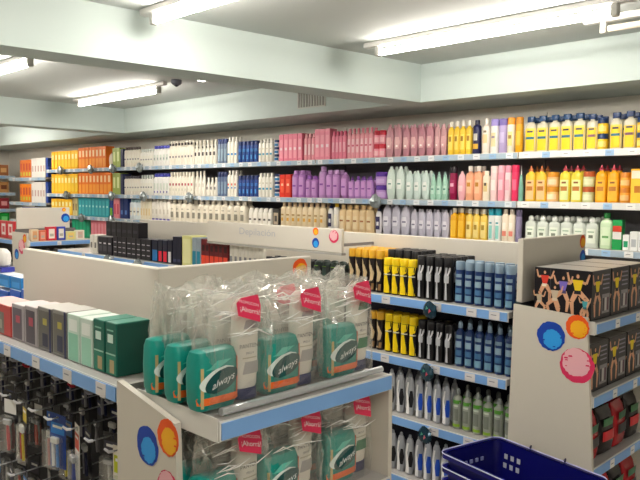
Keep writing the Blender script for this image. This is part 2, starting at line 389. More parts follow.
W(1, 216.5, 226, 3, 139, B('tall', '#73849c', '#2c3c70', ((.1, .6, .8, '#8fa3b5'),)), 'slate blue bottle')
W(1, 226.5, 236.5, 3, 137, B('flat', '#f0ece0', '#f4f0e6', ((.3, .38, .6, '#2f86c8'),)), 'tall white bottle with blue mark', rows=2, rd=.05)
W(1, 237, 257, 5, 141, B('tall', '#26478c', '#1e2f66', ((.5, .64, .8, '#3d77b8'), (.15, .35, .4, '#4b8fd0'))), 'navy blue bottle', rows=2, rd=.06)
W(1, 257.5, 272, 4, 139, B('slim', '#f1ede2', '#e9e6dc', ((.3, .38, .6, '#3aa0c0'), (.55, .6, .4, '#c9c0a8'))), 'slim white bottle')
W(1, 273, 277.5, 1, 140, J('#e9ecef', '#243a6b', '#2f7fb8'), 'blue and white jar', layers=3)
pm = ((.1, .8, -.6, .6, '#f9a3b4'), (.4, .5, -.5, .5, '#fde0e4'))
W(1, 279, 302, 5, 134, K('#ee7f98', pm, d=.09), 'rose pink pouch box', rd=.09, rows=2)
W(1, 303, 314, 3, 133.5, B('slim', '#f4a3b0', '#f7b6c0', ((.2, .6, .6, '#fbd2d6'),)), 'light pink slim bottle', rows=2, rd=.05)
W(1, 314.5, 330, 3, 129, K('#f08ba0', pm, d=.09), 'tall pink pouch box', rd=.09)
W(1, 330.5, 345, 4, 131, B('slim', '#f58fa8', '#ef6f92', ((.25, .6, .6, '#fbb8c8'),)), 'bright pink slim bottle', rows=2, rd=.05)
W(1, 346, 372, 6, 128, B('flat', '#f4a7b4', '#ee8fa0', ((.2, .65, .6, '#fbcdd3'), (.4, .46, .5, '#d8607c'))), 'pale pink flat bottle', rows=2, rd=.05)
W(1, 372.5, 383.5, 2, 130.5, J('#f4a0b0', '#c8253c', '#f9c0c8'), 'pink jar with red lid', layers=2)
mv = (([(.25, -.5, .5), (.45, -.7, .7), (.6, -.5, .5)], '#e2b3b6'), (.3, .36, .25, '#fff2ee'))
W(1, 384, 400, 2, 124, B('oval', '#c08a94', '#c99aa2', mv, 'dome', .5), 'broad mauve oval bottle', rows=2, rd=.055)
W(1, 400.5, 432, 4, 123.5, B('oval', '#b97f8b', '#c494a0', mv, 'dome', .5), 'dusky mauve oval bottle', rows=2, rd=.055)
W(1, 432.5, 445, 2, 123.5, B('oval', '#c9989c', '#d2a7ac', mv, 'dome', .6), 'pale mauve oval bottle', rows=2, rd=.055)
W(1, 446, 470, 4, 121, B('shouldered', '#edc53a', '#f4efe2', ((.15, .6, .7, '#f6da62'), (.4, .55, .4, '#a87a1c'))), 'yellow bottle with white cap', rows=2, rd=.06)
W(1, 471, 478.5, 1, 120, B('slim', '#23254f', '#1b1c38', ((.15, .3, .7, '#d8a52c'), (.4, .6, .5, '#c9c4b8'))), 'dark navy bottle beside white ones')
W(1, 480.5, 488, 1, 118.5, B('shouldered', '#f1e4d8', '#efe8da', ((.3, .55, .6, '#f7cf9a'), (.6, .66, .4, '#8c7a60'))), 'single creamy white bottle')
W(1, 488.5, 496.5, 1, 119, B('tall', '#f2eee8', '#9a8ccc', ((.2, .6, .6, '#e8d9a8'), (.45, .5, .4, '#88769c'))), 'white bottle with lilac cap')
W(1, 497, 505, 1, 118.5, B('tall', '#b6a6d2', '#7e70b8', ((.3, .6, .6, '#c9bce0'),)), 'all lilac bottle')
W(1, 505.5, 513, 1, 117.5, B('tall', '#f3ead2', '#e99a30', ((.2, .6, .6, '#f6d88c'), (.4, .5, .4, '#a08050'))), 'white bottle with orange cap')
W(1, 513.5, 521, 1, 117, B('tall', '#e2a41f', '#c8841a', ((.2, .6, .6, '#f2be3e'),)), 'golden orange bottle')
yb = ((.04, .62, .93, '#f7cf1f'), (.62, .67, .93, '#f3d65c'), (.36, .43, .7, '#2c6a80'), (.55, .6, .5, '#3b3a4c'))
yb2 = ((.04, .62, .93, '#f7cf1f'), (.36, .43, .7, '#7a4a62'), (.55, .6, .5, '#3b3a4c'))
W(1, 522, 583, 5, 114.5, B('shouldered', '#cfc9b4', '#153a63', yb, 'wide', .5), 'big yellow-labelled bottle with navy cap', rows=3, rd=.09, grp='yellow-labelled bottles')
W(1, 583.5, 595, 1, 113.5, B('shouldered', '#cfc9b4', '#16325e', yb2, 'wide', .5), 'plum-banded yellow-labelled bottle beside stacked jars', rows=3, rd=.09)
W(1, 595.5, 606, 1, 118, J('#f4c71f', '#16305a', '#f9e07a'), 'yellow jar with navy lid', layers=2)
W(1, 607, 620, 1, 112, B('shouldered', '#cfc9b4', '#17305c', yb, 'wide', .5), 'taller teal-banded yellow-labelled bottle right of jars', rows=3, rd=.09)
W(1, 620.5, 634, 1, 110.5, B('shouldered', '#cfc9b4', '#17305c', yb2, 'wide', .5), 'taller plum-banded yellow-labelled bottle', rows=3, rd=.09)
W(1, 635, 646, 1, 117, J('#f4c71f', '#16305a', '#f9e07a'), 'right edge yellow jar', layers=2)
# --- second shelf
W(2, 51.5, 78, 8, 174, K('#f2b41c', ycart), 'bright yellow carton', rd=.12)
W(2, 78.5, 111, 9, 172.5, K('#f07a1e', ocart), 'orange carton', rd=.12)
W(2, 112.5, 120, 2, 173, K('#a3b45a', ((.3, .8, -.5, .5, '#dfe6a8'),)), 'olive green carton', rd=.12)
W(2, 120.5, 123, 1, 174, K('#2b3050'), 'narrow dark navy carton', rd=.12)
W(2, 123.5, 139, 6, 176, B('slim', '#e8e2d4', '#3a3540', wd), 'white bottle with black cap')
W(2, 139.5, 152, 5, 175, B('shouldered', '#ebe9e0', '#d8dfd8', wd), 'white bottle with pale cap')
W(2, 152.5, 168, 5, 173.5, B('flat', '#ecebe6', '#4b4fb0', ((.25, .55, .6, '#d5dcd0'), (.1, .2, .3, '#4f4aa0')), 'wide'), 'white bottle with violet cap')
W(2, 168.5, 193, 8, 172, B('shouldered', '#efe9da', '#e9e3d2', dove2), 'cream bottle with red mark', rows=2, rd=.05)
W(2, 193.5, 204, 3, 171, B('pear', '#efeadd', '#e6e0d0', ((.35, .5, .5, '#d8d2c4'),), e=2), 'tall round-shouldered cream bottle')
W(2, 204.5, 216, 3, 177.5, B('pear', '#efeadd', '#f4efe2', ((.35, .5, .5, '#8a8480'),), e=2), 'short cream bottle')
W(2, 216.5, 226, 3, 172, B('tall', '#5f7090', '#22305f', ((.1, .6, .8, '#7f95ac'),)), 'slate blue bottle')
W(2, 226.5, 236.5, 3, 170.5, B('flat', '#f0ece0', '#f4f0e6', ((.3, .36, .4, '#2f86c8'), (.42, .5, .4, '#d04a3a'))), 'tall white bottle with blue mark', rows=2, rd=.05)
W(2, 237, 257, 5, 175.5, B('tall', '#203f86', '#1a2960', ((.5, .64, .8, '#3468b0'), (.15, .35, .4, '#4b8fd0'))), 'navy blue bottle', rows=2, rd=.06)
W(2, 257.5, 272, 4, 173, B('slim', '#f1ede2', '#e9e6dc', ((.3, .38, .6, '#3aa0c0'), (.55, .6, .4, '#c9c0a8'))), 'slim white bottle')
W(2, 273, 278.5, 1, 174, J('#e9ecef', '#243a6b', '#2f7fb8'), 'blue and white jar', layers=3)
W(2, 279.5, 290.5, 2, 174.5, K('#e0301c', ((.2, .8, -.6, .6, '#f05a3a'), (.5, .6, -.4, .4, '#ffd0b0')), d=.08), 'bright red box', rd=.08)
lm = ((.1, .75, .7, '#cf9ad6'), (.4, .46, .5, '#8c4aa8'))
W(2, 291, 304, 2, 170.5, B('slim', '#b57cc4', '#c08ad0', lm), 'medium lilac bottle', rows=2, rd=.06)
W(2, 304.5, 316, 2, 176, B('slim', '#bb82c6', '#9a5cb8', lm), 'short lilac bottle', rows=2, rd=.06)
W(2, 317, 324, 1, 166.5, B('slim', '#c294cc', '#c79cd2', lm), 'tallest lilac bottle')
W(2, 325, 338, 2, 170, B('slim', '#bd88c8', '#c99cd4', lm), 'lilac bottle right of the tallest', rows=2, rd=.06)
W(2, 338.5, 346, 1, 172, B('oval', '#b27cbc', '#b889c4', lm, 'dome'), 'curved lilac bottle')
W(2, 347, 372, 4, 176, B('pear', '#b887c8', '#7b3fa2', lm, 'spout'), 'small pump-topped lilac bottle', rows=3, rd=.06)
W(2, 373, 383.5, 1, 172, J('#b98fd0', '#5b2f98', '#cfaee0'), 'large purple jar', layers=2)
mt = (([(.3, -.45, .45), (.45, -.6, .6), (.6, -.45, .45)], '#eef3ee'), (.44, .48, .35, '#6f9a90'))
W(2, 384.5, 403, 2, 166, B('oval', '#d3e2da', '#dbe9e2', mt, 'dome', .55), 'large pale mint oval bottle', rows=2, rd=.06)
W(2, 403.5, 427.5, 3, 170.5, B('oval', '#d0e2dc', '#dbe9e2', mt, 'dome', .55), 'medium pale mint oval bottle', rows=2, rd=.06)
W(2, 428, 446, 3, 171.5, B('pear', '#a5d3be', '#9bc4b8', ((.2, .5, .6, '#c5e4d4'), (.35, .4, .4, '#4a8f78')), 'spout', .6), 'mint green tapered bottle', rows=2, rd=.06)
W(2, 447.5, 454.5, 1, 166.5, B('tall', '#8c1644', '#181018', ((.2, .6, .7, '#a83060'), (.4, .5, .5, '#f0c0d0'))), 'burgundy bottle with black cap')
W(2, 455, 463.5, 1, 171, B('oval', '#f0b4bc', '#f3c6cb', ((.3, .5, .5, '#f8d4d4'),), 'dome', .6), 'rounded pink bottle beside burgundy')
W(2, 464, 480.5, 2, 166, B('shouldered', '#f4b08a', '#efe6dc', ((.2, .6, .6, '#f8c8a0'), (.4, .52, .4, '#c8842c'))), 'peach bottle with white cap', rows=2, rd=.06)
W(2, 481, 488, 1, 171, B('slim', '#efe3cc', '#f0e8d4', ((.3, .6, .6, '#e0c88c'), (.5, .6, .3, '#4a4640'))), 'cream bottle beside the peach ones')
W(2, 488.5, 495.5, 1, 166, B('tall', '#f3d3d2', '#f4dcd8', ((.3, .6, .6, '#f8e8e2'),)), 'pinkish white bottle')
W(2, 496, 503, 1, 165.5, B('tall', '#f3a3b4', '#f4b4c0', ((.3, .6, .6, '#f9c8d0'),)), 'baby pink bottle')
W(2, 503.5, 509.5, 1, 165.5, B('tall', '#f6dadc', '#ee9ab0', ((.3, .6, .6, '#f4b8c4'),)), 'white bottle with pink cap')
W(2, 510, 517, 1, 165, B('tall', '#e83a66', '#e02a5c', ((.3, .6, .6, '#f06a8a'),)), 'hot pink bottle')
W(2, 517.5, 522, 1, 165.5, B('cone', '#7ab0a0', '#f0efe9', (), 'spout', 1), 'teal cone bottle with white tip')
def pump(c1, c2, cap): return B('shouldered', c1, cap, ((.05, .6, .75, c2), (.3, .42, .6, '#c07a34'), (.5, .55, .4, '#8f5a30')), 'spout', .6)
W(2, 522.5, 544, 2, 165.5, pump('#eec23c', '#f6c28c', '#b0602a'), 'amber spout bottle', rows=2, rd=.08)
W(2, 544.5, 556, 1, 172, J('#f2bf80', '#d8902c', '#f8d8b0'), 'amber jar', layers=2)
W(2, 556.5, 580, 2, 165, pump('#e8d240', '#dde6a0', '#a02c3a'), 'lime yellow spout bottle', rows=2, rd=.08)
W(2, 580.5, 592, 1, 171.5, J('#d4d8a0', '#b0582c', '#e8eac0'), 'pale green jar', layers=2)
W(2, 592.5, 617, 2, 164.5, pump('#f2a818', '#f8b83a', '#9c2438'), 'deep orange spout bottle', rows=2, rd=.08)
W(2, 618, 629, 1, 172.5, J('#f3a638', '#d07c1c', '#f8c884'), 'orange jar', layers=2)
W(2, 630, 646, 1, 169, K('#f3b716', ((.0, .7, -.9, .9, '#f6c63a'), (.72, .95, -.9, .9, '#f4ead0'), (.3, .5, -.5, .5, '#c87a20')), d=.1), 'yellow orange carton at the right edge', rd=.1)
# --- third shelf
W(3, 51.5, 72, 6, 199, K('#f2b41c', ycart), 'bright yellow carton', rd=.12)
W(3, 72.5, 77.5, 2, 198.5, K('#d8c890', ((.3, .7, -.5, .5, '#8a6a40'),)), 'beige carton', rd=.12)
W(3, 78.5, 109, 9, 198, K('#2f9aa6', ((.1, .85, -.6, .6, '#45b2ba'), (.5, .6, -.4, .4, '#b8e4e0'))), 'teal carton', rd=.12)
W(3, 109.5, 113, 1, 198, K('#1e3c90', ((.1, .5, -.8, .8, '#7ac03a'),)), 'blue and green carton', rd=.12)
W(3, 113.5, 119.5, 2, 198, K('#e88a90', ((.2, .7, -.5, .5, '#c8405a'),)), 'salmon pink carton', rd=.12)
W(3, 120, 128, 2, 198, K('#1d2f68', ((.2, .4, -.5, .5, '#5a80c0'),)), 'navy carton', rd=.12)
W(3, 128.5, 139, 3, 199.5, B('slim', '#dfe8ea', '#a8ccd8', wd), 'pale blue white bottle')
W(3, 139.5, 150, 4, 197, B('slim', '#efe5cc', '#efe9d8', ((.2, .5, .6, '#e8cf9c'),)), 'cream slim bottle')
W(3, 150.5, 169, 5, 198, B('slim', '#eee8dc', '#eae4da', ((.0, .1, .9, '#5044a0'), (.3, .5, .5, '#d8cfc0'))), 'cream bottle with violet base')
W(3, 170, 246, 13, 200, B('shouldered', '#ece4d2', '#eae2d2', ((.2, .45, .5, '#8c8778'), (.55, .6, .4, '#b8b09c'))), 'cream bottle with grey label', rows=2, rd=.06)
W(3, 247.5, 271.5, 5, 208, B('can', '#f0ebe0', '#f3efe6', ((.35, .45, .5, '#5a5450'),), 'dome'), 'short white roll-on', rd=.06)
W(3, 272.5, 279, 1, 209, K('#3a3836', ((.2, .8, -.7, .7, '#b8a890'), (.35, .65, -.4, .4, '#4a4440')), d=.05), 'small dark box with pale circle', rd=.05)
W(3, 279.5, 324, 8, 202.5, B('flat', '#efdcb8', '#ecd0a8', ((.3, .42, .4, '#e0a83c'), (.5, .56, .5, '#b8945c'))), 'beige bottle with amber mark', rows=2, rd=.06)
W(3, 325, 331, 1, 206, B('oval', '#eceae6', '#1c2760', ((.2, .7, .6, '#2c2c50'), (.35, .5, .35, '#e8e8e8')), 'wide', .5), 'white bottle with dark badge, left')
W(3, 332, 337, 1, 203, B('slim', '#f0ece4', '#e8c23a', ((.2, .6, .6, '#f6f0dc'),)), 'white bottle with yellow cap')
W(3, 338, 372, 5, 205, B('flat', '#ecd0a0', '#e8c890', ((.15, .6, .6, '#f0dcb4'), (.4, .46, .5, '#a86a3a'))), 'sand-coloured bottle', rows=2, rd=.06)
W(3, 372.5, 379.5, 1, 209, B('oval', '#e4e0e4', '#1c2050', ((.2, .7, .6, '#34305c'), (.35, .5, .35, '#e8e8e8')), 'wide', .5), 'white bottle with dark badge, right')
gl = (([(.3, -.45, .45), (.45, -.6, .6), (.6, -.45, .45)], '#e3e1ea'), (.42, .47, .4, '#7a7690'))
W(3, 380.5, 408, 3, 204, B('oval', '#c3c0cf', '#cfccda', gl, 'dome', .55), 'large grey-lilac oval bottle', rows=2, rd=.06)
W(3, 408.5, 447.5, 5, 209.5, B('oval', '#c0bdcd', '#cfccda', gl, 'dome', .55), 'smaller grey-lilac oval bottle', rows=2, rd=.06)
W(3, 448.5, 463.5, 2, 208, B('shouldered', '#e8aa1a', '#ece2cc', ((.1, .6, .7, '#f2be38'),)), 'deep yellow bottle', rows=2, rd=.06)
W(3, 464, 485.5, 3, 209, B('shouldered', '#edc95a', '#f0ead8', ((.1, .6, .7, '#f3dc8c'), (.35, .5, .4, '#a8882c'))), 'soft yellow bottle', rows=2, rd=.06)
W(3, 486.5, 499.5, 2, 209, B('tall', '#eff0ec', '#1a94a8', ((.1, .5, .5, '#8fcfc4'), (.55, .6, .4, '#4a9aa0'))), 'white bottle with teal cap')
W(3, 500, 513.5, 2, 209.5, B('slim', '#f0e2cc', '#e9dccb', ((.2, .35, .6, '#e88a78'), (.4, .6, .5, '#f6efe0'))), 'cream bottle with coral mark')
W(3, 514, 520, 1, 210, B('tall', '#8f86a4', '#5c5470', ()), 'grey purple bottle')
ww = ((.15, .62, .7, '#e8efe0'), (.32, .42, .35, '#77806f'), (.5, .54, .5, '#9ab59a'))
W(3, 522.5, 596, 6, 216.5, B('shouldered', '#d5dcd2', '#dfe3dd', ww, 'dome', .55), 'clear white-labelled bottle', rows=3, rd=.08)
W(3, 597, 610.5, 1, 213, B('shouldered', '#cfe6c0', '#1f8a3c', ((.1, .6, .7, '#dff0cf'), (.3, .36, .5, '#6aa860')), 'flip', .55), 'pale green bottle with green cap')
W(3, 611.5, 621.5, 1, 220, K('#1f9a50', ((.35, .6, -.9, .9, '#e8e4e0'), (.6, .8, -.9, .9, '#d0402c')), d=.05), 'green red and white carton', rd=.05)
W(3, 622.5, 629, 1, 235, K('#f0f2f0', ((.2, .6, -.7, .7, '#2aa070'),), d=.05), 'small white box with green mark', rd=.05)
W(3, 629.5, 646, 2, 232, K('#eef0ee', ((.2, .6, -.6, .6, '#b8bcc0'),), d=.05), 'small white box', rd=.05)
# fourth shelf, seen in the gap on the left
W(4, 72, 90, 5, 217, K('#149068', ((.1, .8, -.6, .6, '#1ea87a'),)), 'sea green carton', rd=.12)
W(4, 91, 111, 6, 220, K('#ea7f8c', ((.1, .8, -.6, .6, '#f29aa4'),)), 'salmon carton', rd=.12)
W(4, 112, 121, 3, 221, K('#d8b23a', ((.3, .6, -.5, .5, '#f0e6a0'),)), 'mustard carton', rd=.12)
W(4, 122, 136, 4, 221, K('#1b1d38', ((.3, .6, -.5, .5, '#303a60'),)), 'near-black carton', rd=.12)
# far-left lower bay
for z, pl, c1, c2, v1 in ((1.79, 'the far-left bay, top shelf', '#e0803c', '#ece8e0', 158), (1.42, 'the far-left bay, second shelf', '#f08a20', '#eae6de', 182)):
    run(YW, z, pl, 20, 31, 4, v1+2, K(c1, ((.4, .8, -.6, .6, '#c8503c'), (.1, .3, -.6, .6, '#d8c84a')), pl=True), 'red and orange carton', rd=.12)
    run(YW, z, pl, 31.5, 45.5, 5, v1, K(c2, ((.3, .6, -.5, .5, '#c8a8a0'),), pl=True), 'white carton', rd=.12)
    run(YW, z, pl, 46, 48, 1, v1, K('#2c4ca0', pl=True), 'thin blue carton', rd=.12)
run(YW, 1.15, 'the far-left bay, third shelf', 22, 31, 2, 207, K('#2c2a88', pl=True), 'violet blue carton', rd=.12)

# crumpled translucent promo balls clipped on the price rails
def film_gem(col):
    b = MB(); rd = random.Random(3); n = 9; rings = 6; pr = []
    vs = []
    for i in range(rings+1):
        ph = PI*i/rings
        for k in range(n):
            q = 1+rd.uniform(-.18, .18); t = 2*PI*k/n
            vs.append((math.sin(ph)*math.cos(t)*q, math.sin(ph)*math.sin(t)*q*.6, -math.cos(ph)*q))
    fs = [[i*n+k, i*n+(k+1) % n, (i+1)*n+(k+1) % n, (i+1)*n+k] for i in range(rings) for k in range(n)]
    b.add(vs, fs, col); return b
def wobbler(loc, r, label, dark=True, grp='shelf clip ornaments'):
    m = M('#2e4b5c', .12, .3, .5, scale=30) if dark else M('#9aa3a4', .2, .3, .4, scale=30)
    g = film_gem(m); g.v = [(x*r, y*r, z*r) for x, y, z in g.v]
    t = thing('shelf_ornament', label, 'ornament', loc, 0, grp)
    link('crumpled_ball', g.mesh('crumpled_ball', False), t)
    c = MB().box(-.006, .006, r*.5, r*.5+.02, r*.4, r*.7, M('#c8ccd0', .3)); link('clip', c.mesh('clip', False), t)
    if dark:
        c = MB(); c.poly([(r*.25, -r*.3), (r*.6, 0), (r*.35, r*.3)], -r*.66, M('#c04a5c')); c.poly([(-r*.2, r*.1), (r*.2, r*.3), (-r*.1, r*.6)], -r*.66, M('#3f8a74'))
        link('coloured_piece', c.mesh('coloured_piece', False), t)
for u, z, lb in ((61, 0, 'under the yellow cartons, top shelf'), (91, 0, 'under the orange cartons, top shelf'), (113, 0, 'under the olive cartons, top shelf'), (140, 0, 'under the white bottles, top shelf'),
              (67, 1, 'under the yellow cartons, second shelf'), (112, 1, 'under the olive cartons, second shelf'), (144, 1, 'under the white bottles, second shelf'), (190, 1, 'under the red-marked bottles, second shelf'),
              (376, 1, 'under the purple jars, second shelf'), (82, 2, 'under the teal cartons, third shelf'), (112, 2, 'under the salmon cartons, third shelf')):
    wobbler((along(u, YW-.04, ZW[z]), YW-.05, ZW[z]-.02), .055, 'small grey crumpled ornament '+lb, False)

# ------------------------------------------------------------------ gondolas
def end_panel(parent, x0t, x1t, x0b, x1b, y, ztl, ztr, th=.016, curve=0, name='end_panel'):
    """flared upright panel facing -Y, top edge from (x0t,ztl) to (x1t,ztr)"""
    n = 8; top = []
    for k in range(n+1):
        q = k/n; top.append((x0t+(x1t-x0t)*q, ztl+(ztr-ztl)*(q-curve*math.sin(PI*q)*.5+0)))
    pts = [(x0b, 0.0), (x1b, 0.0)]+top[::-1]
    vs = [(x, y, z) for x, z in pts]+[(x, y+th, z) for x, z in pts]; m = len(pts)
    b = MB().add(vs, [list(range(m)), list(range(2*m-1, m-1, -1))]+[[i, i+m, (i+1) % m+m, (i+1) % m] for i in range(m)], BEIGE)
    return link(name, b.mesh(name, False), parent)
def gondola(x0, x1, y0, label, zs, tags, zh=1.385, hx0=None, back=DARK):
    L = x1-x0; t = thing('shelving_gondola', label, 'shelving', (x0, y0, 0))
    link('spine_panel', MB().box(0, L, .282, .298, .08, 1.10, back).mesh('spine_panel', False), t)
    link('base', MB().box(0, L, .01, .57, 0, .08, M('#8f8c86')).mesh('base', False), t)
    h = MB().box((hx0-x0) if hx0 else 0, L, .275, .305, 1.1005, zh, BEIGE, .003); link('header_panel', h.mesh('header_panel', False), t)
    for j, z in enumerate(zs):
        tg = [q-x0 for q in tags if x0+.05 < q < x1-.05]
        shelf_board(t, L, .278, z, BLUE, tg, .028, ('#d9d6d6',), .05, None, .042)
    link('rear_shelf', MB().box(0, L, .30, .575, 1.09, 1.118, SHELFM).mesh('rear_shelf', False), t)
    link('rear_shelf', MB().box(0, L, .30, .575, .81, .838, SHELFM).mesh('rear_shelf', False), t)
    return t
ZG = [1.12, .838, .553, .27]
YA, YB = .857, 2.566
# ---- gondola A (near)
ta = gondola(-3.6, -1.54, YA, 'near gondola with hair dye cartons above hanging packs', ZG[:1]+[.32], [-3.3, -3.0, -2.7, -2.42, -2.21, -2.0, -1.8, -1.615], 1.371, -2.76)
# ---- endcap A
te = thing('endcap_shelving', 'near endcap stacked with bagged shampoo and pad packs', 'shelving', (-1.53, YA, 0))
p = end_panel(te, 0, .25, -.004, .30, -.006, 1.138, 1.090, .016, .012)
link('painted_circle', paint_spot('blue', .138, 1.012, .046, -.007, seed=2), p); link('painted_circle', paint_spot('orange', .223, 1.053, .042, -.007, seed=5), p)
link('painted_circle', paint_spot('pink', .222, .935, .042, -.007, seed=9), p)
end_panel(te, 0.03, .37, .03, .376, .590, 1.115, 1.085)
link('header_panel', MB().box(.03, .056, .075, .605, 1.119, 1.412, BEIGE, .003).mesh('header_panel', False), te)
hd = [c for c in te.children if c.name.startswith('header_panel')][0]
def spot_on_x(parent, kind, x, y, z, r, seed):
    me = paint_spot(kind, 0, 0, r, 0, seed=seed); o = link('painted_circle', me, parent); o.location = (x+.001, y, z); o.rotation_euler = (0, 0, PI/2); return o
spot_on_x(hd, 'orange', .056, .585-.028, 1.378, .03, 4)
link('spine_panel', MB().box(.031, .055, .018, .588, .08, 1.116, DARK).mesh('spine_panel', False), te)
def endcap_shelf(parent, x, y0, L, depth, z, tags):
    """board facing +X"""
    b = MB(); b.box(x-depth, x-.004, y0, y0+L, z-.028, z-.0015, SHELFM); b.box(x-.004, x, y0, y0+L, z-.042, z, WHITE)
    b.box(x-depth, x-.0045, y0-.003, y0-.0005, z-.045, z+.006, WHITE)
    s = link('shelf', b.mesh('shelf', False), parent)
    link('price_rail', MB().box(x+.0003, x+.0035, y0+.004, y0+L-.004, z-.040, z-.004, BLUE).mesh('price_rail', False), s)
    for q in tags:
        g = MB().box(x+.0037, x+.0052, q-.02, q+.02, z-.039, z-.005, TAGW); g.box(x+.0052, x+.0056, q-.014, q+.008, z-.024, z-.02, M('#8c8c94')); link('price_tag', g.mesh('price_tag', False), s)
    return s
for i, z in enumerate(ZG):
    endcap_shelf(te, .38, .0175, .572, .322, z, [] if i < 2 else [.2, .4])
link('front_lip', MB().tube([(.355, .04, 1.131), (.355, .575, 1.131)], .009, M('#dfe2e6', .12, .6), 8).mesh('front_lip'), te)
link('base', MB().box(.06, .37, .018, .588, 0, .08, M('#8f8c86')).mesh('base', False), te)

# ---- gondola B (middle)
XBL = -5.55
tb = gondola(XBL, -1.438, YB, 'middle gondola with deodorant cans and a long beige header', ZG, [-5.1, -4.7, -4.3, -3.9, -3.5, -3.1, -2.7, -2.35, -2.08, -1.79, -1.61, -1.5][:], 1.388, -4.74, back=NAVY)
DX = -3.49-XBL
fh = MB().box(DX, DX+1.125, -.008, .010, 1.30, 1.422, BEIGE, .003).box(DX, DX+1.125, -.010, .022, 1.288, 1.2998, M('#a7a49d'))
fh = link('sign_board', fh.mesh('sign_board', False), tb)
o = link('sign_lettering', text_mesh('Depilación', .055, M('#b3b3b8', .6), 1.35), fh); o.location = (DX+.47, -.0095, 1.375)
for k_, q in (('orange', (DX+.94, 1.405, .02, 11)), ('blue', (DX+.94, 1.345, .026, 12)), ('pink', (DX+1.07, 1.385, .033, 13))):
    link('painted_circle', paint_spot(k_, q[0], q[1]-.003, q[2], -.009, seed=q[3]), fh)
for q in (DX+.04, DX+1.09): link('sign_bracket', MB().box(q-.006, q+.006, .0105, .272, 1.33, 1.345, M('#88868a')).mesh('sign_bracket', False), tb)
# ---- endcap C
tc = thing('endcap_shelving', 'right-hand endcap stacked with dancer-print cartons', 'shelving', (-1.415, YB, 0))
p = end_panel(tc, 0, .305, -.02, .385, 0, 1.157, 1.14)
for k_, u_, v_, r_, sd in (('blue', 551, 336, .058, 21), ('orange', 577.5, 327, .046, 22), ('pink', 577, 365.5, .068, 23)):
    w_ = on_y(u_, v_, YB); link('painted_circle', paint_spot(k_, w_.x+1.415, w_.z, r_, -.001, seed=sd), p)
end_panel(tc, 0.02, .335, .02, .38, .61, 1.115, 1.085)
hc = link('header_panel', MB().box(-.012, .014, .04, .63, 1.159, 1.422, BEIGE, .003).mesh('header_panel', False), tc)
link('spine_panel', MB().box(-.012, .012, .018, .608, .08, 1.155, DARK).mesh('spine_panel', False), tc)
spot_on_x(hc, 'orange', .014, .595, 1.388, .03, 31); spot_on_x(hc, 'blue', .014, .60, 1.318, .03, 32)
for i, z in enumerate(ZG): endcap_shelf(tc, .335, .0175, .592, .32, z, [.21, .42])
link('base', MB().box(.02, .33, .018, .608, 0, .08, M('#8f8c86')).mesh('base', False), tc)

# ---- products on gondola A
def S_A(u0, u1, n, vt, make, desc, **k): run(YA, 1.1205, "the near gondola", u0, u1, n, vt, make, desc, inset=.035, **k)
def spot_carton(x, y, w, d, h, spec_kw, label, z=1.1205, rz=0, name='carton', group=None):
    sp = carton(w, d, h, **spec_kw); return place(sp, (x, y, z+.0005), rz, label, group)
ax = lambda u: along(u, .895, 1.16)
def acart(u0, u1, vt, kw, label, d=.10, rz=0):
    x0, x1 = ax(u0), ax(u1); h = on_y((u0+u1)/2, vt, .895).z-1.1205
    spot_carton((x0+x1)/2, .895+d/2, (x1-x0)*.985, d, h, kw, label, rz=rz)
acart(-42, -18, 301, dict(body='#8c2f38', marks=((.1, .8, -.8, .8, '#a8505a'),), top='#d9c6c6'), 'dark red dye carton cut by the left edge', )
acart(-17, 11, 303, dict(body='#b8403e', marks=((.05, .75, -.35, .55, '#74706a'), (.2, .5, -.2, .4, '#9c988c')), top='#cf9f98'), 'red dye carton at the left edge of the near shelf')
acart(12, 24, 305, dict(body='#a9a3a6', marks=((.05, .9, -.8, .7, '#5c5560'), (.5, .7, -.3, .4, '#b84a5c')), top='#cfc2c2', side='#c9c2c4'), 'grey dye carton beside the red one')
acart(25, 37, 307, dict(body='#aaa4a6', marks=((.05, .9, -.8, .7, '#4f4a52'), (.5, .72, -.3, .4, '#b04858')), top='#cfc2c2', side='#b9b2b4'), 'grey dye carton left of the navy-sided pair')
acart(38, 51.5, 308, dict(body='#8b8984', marks=((.05, .92, -.85, .7, '#63615c'), (.1, .4, -.3, .5, '#2a2e44'), (.6, .75, -.2, .4, '#b0a44a'), (.0, 1, .74, 1, '#1e2454')), side='#1e2454', top='#bfbcb6'), 'left one of two grey navy-sided dye cartons')
acart(52.5, 66.5, 311, dict(body='#8b8984', marks=((.05, .92, -.85, .7, '#66645f'), (.1, .45, -.3, .5, '#30344a'), (.6, .75, -.2, .4, '#b0a44a'), (.0, 1, .74, 1, '#1e2454')), side='#1e2454', top='#bfbcb6'), 'right one of two grey navy-sided dye cartons')
acart(67.5, 79.5, 315, dict(body='#c9ded2', marks=((.02, .6, -.8, .8, '#8fcbb2'), (.65, .9, -.7, .7, '#e6eee8')), side='#cfe0d6', top='#d8e2da'), 'left pale mint dye carton')
acart(80.5, 92.5, 319, dict(body='#cfe0d6', marks=((.02, .6, -.8, .8, '#9bd0ba'), (.65, .9, -.7, .7, '#e8efe9')), side='#d6e4dc', top='#d8e2da'), 'right pale mint dye carton')
gk = dict(body='#0f6252', marks=((.02, .38, -.9, .9, '#0d7560'), (.05, .3, -.2, .6, '#b09a70'), (.39, .42, -.9, .9, '#9fc8b8'), (.62, .78, -.5, .5, '#cfe6dc'), (.84, .87, -.6, .6, '#7fb8a4')), side='#0a4a40', top='#2a7a68')
acart(93.5, 104.5, 320, gk, 'left dark green dye carton')
acart(105.5, 116.5, 323, gk, 'right dark green dye carton beside the bags')
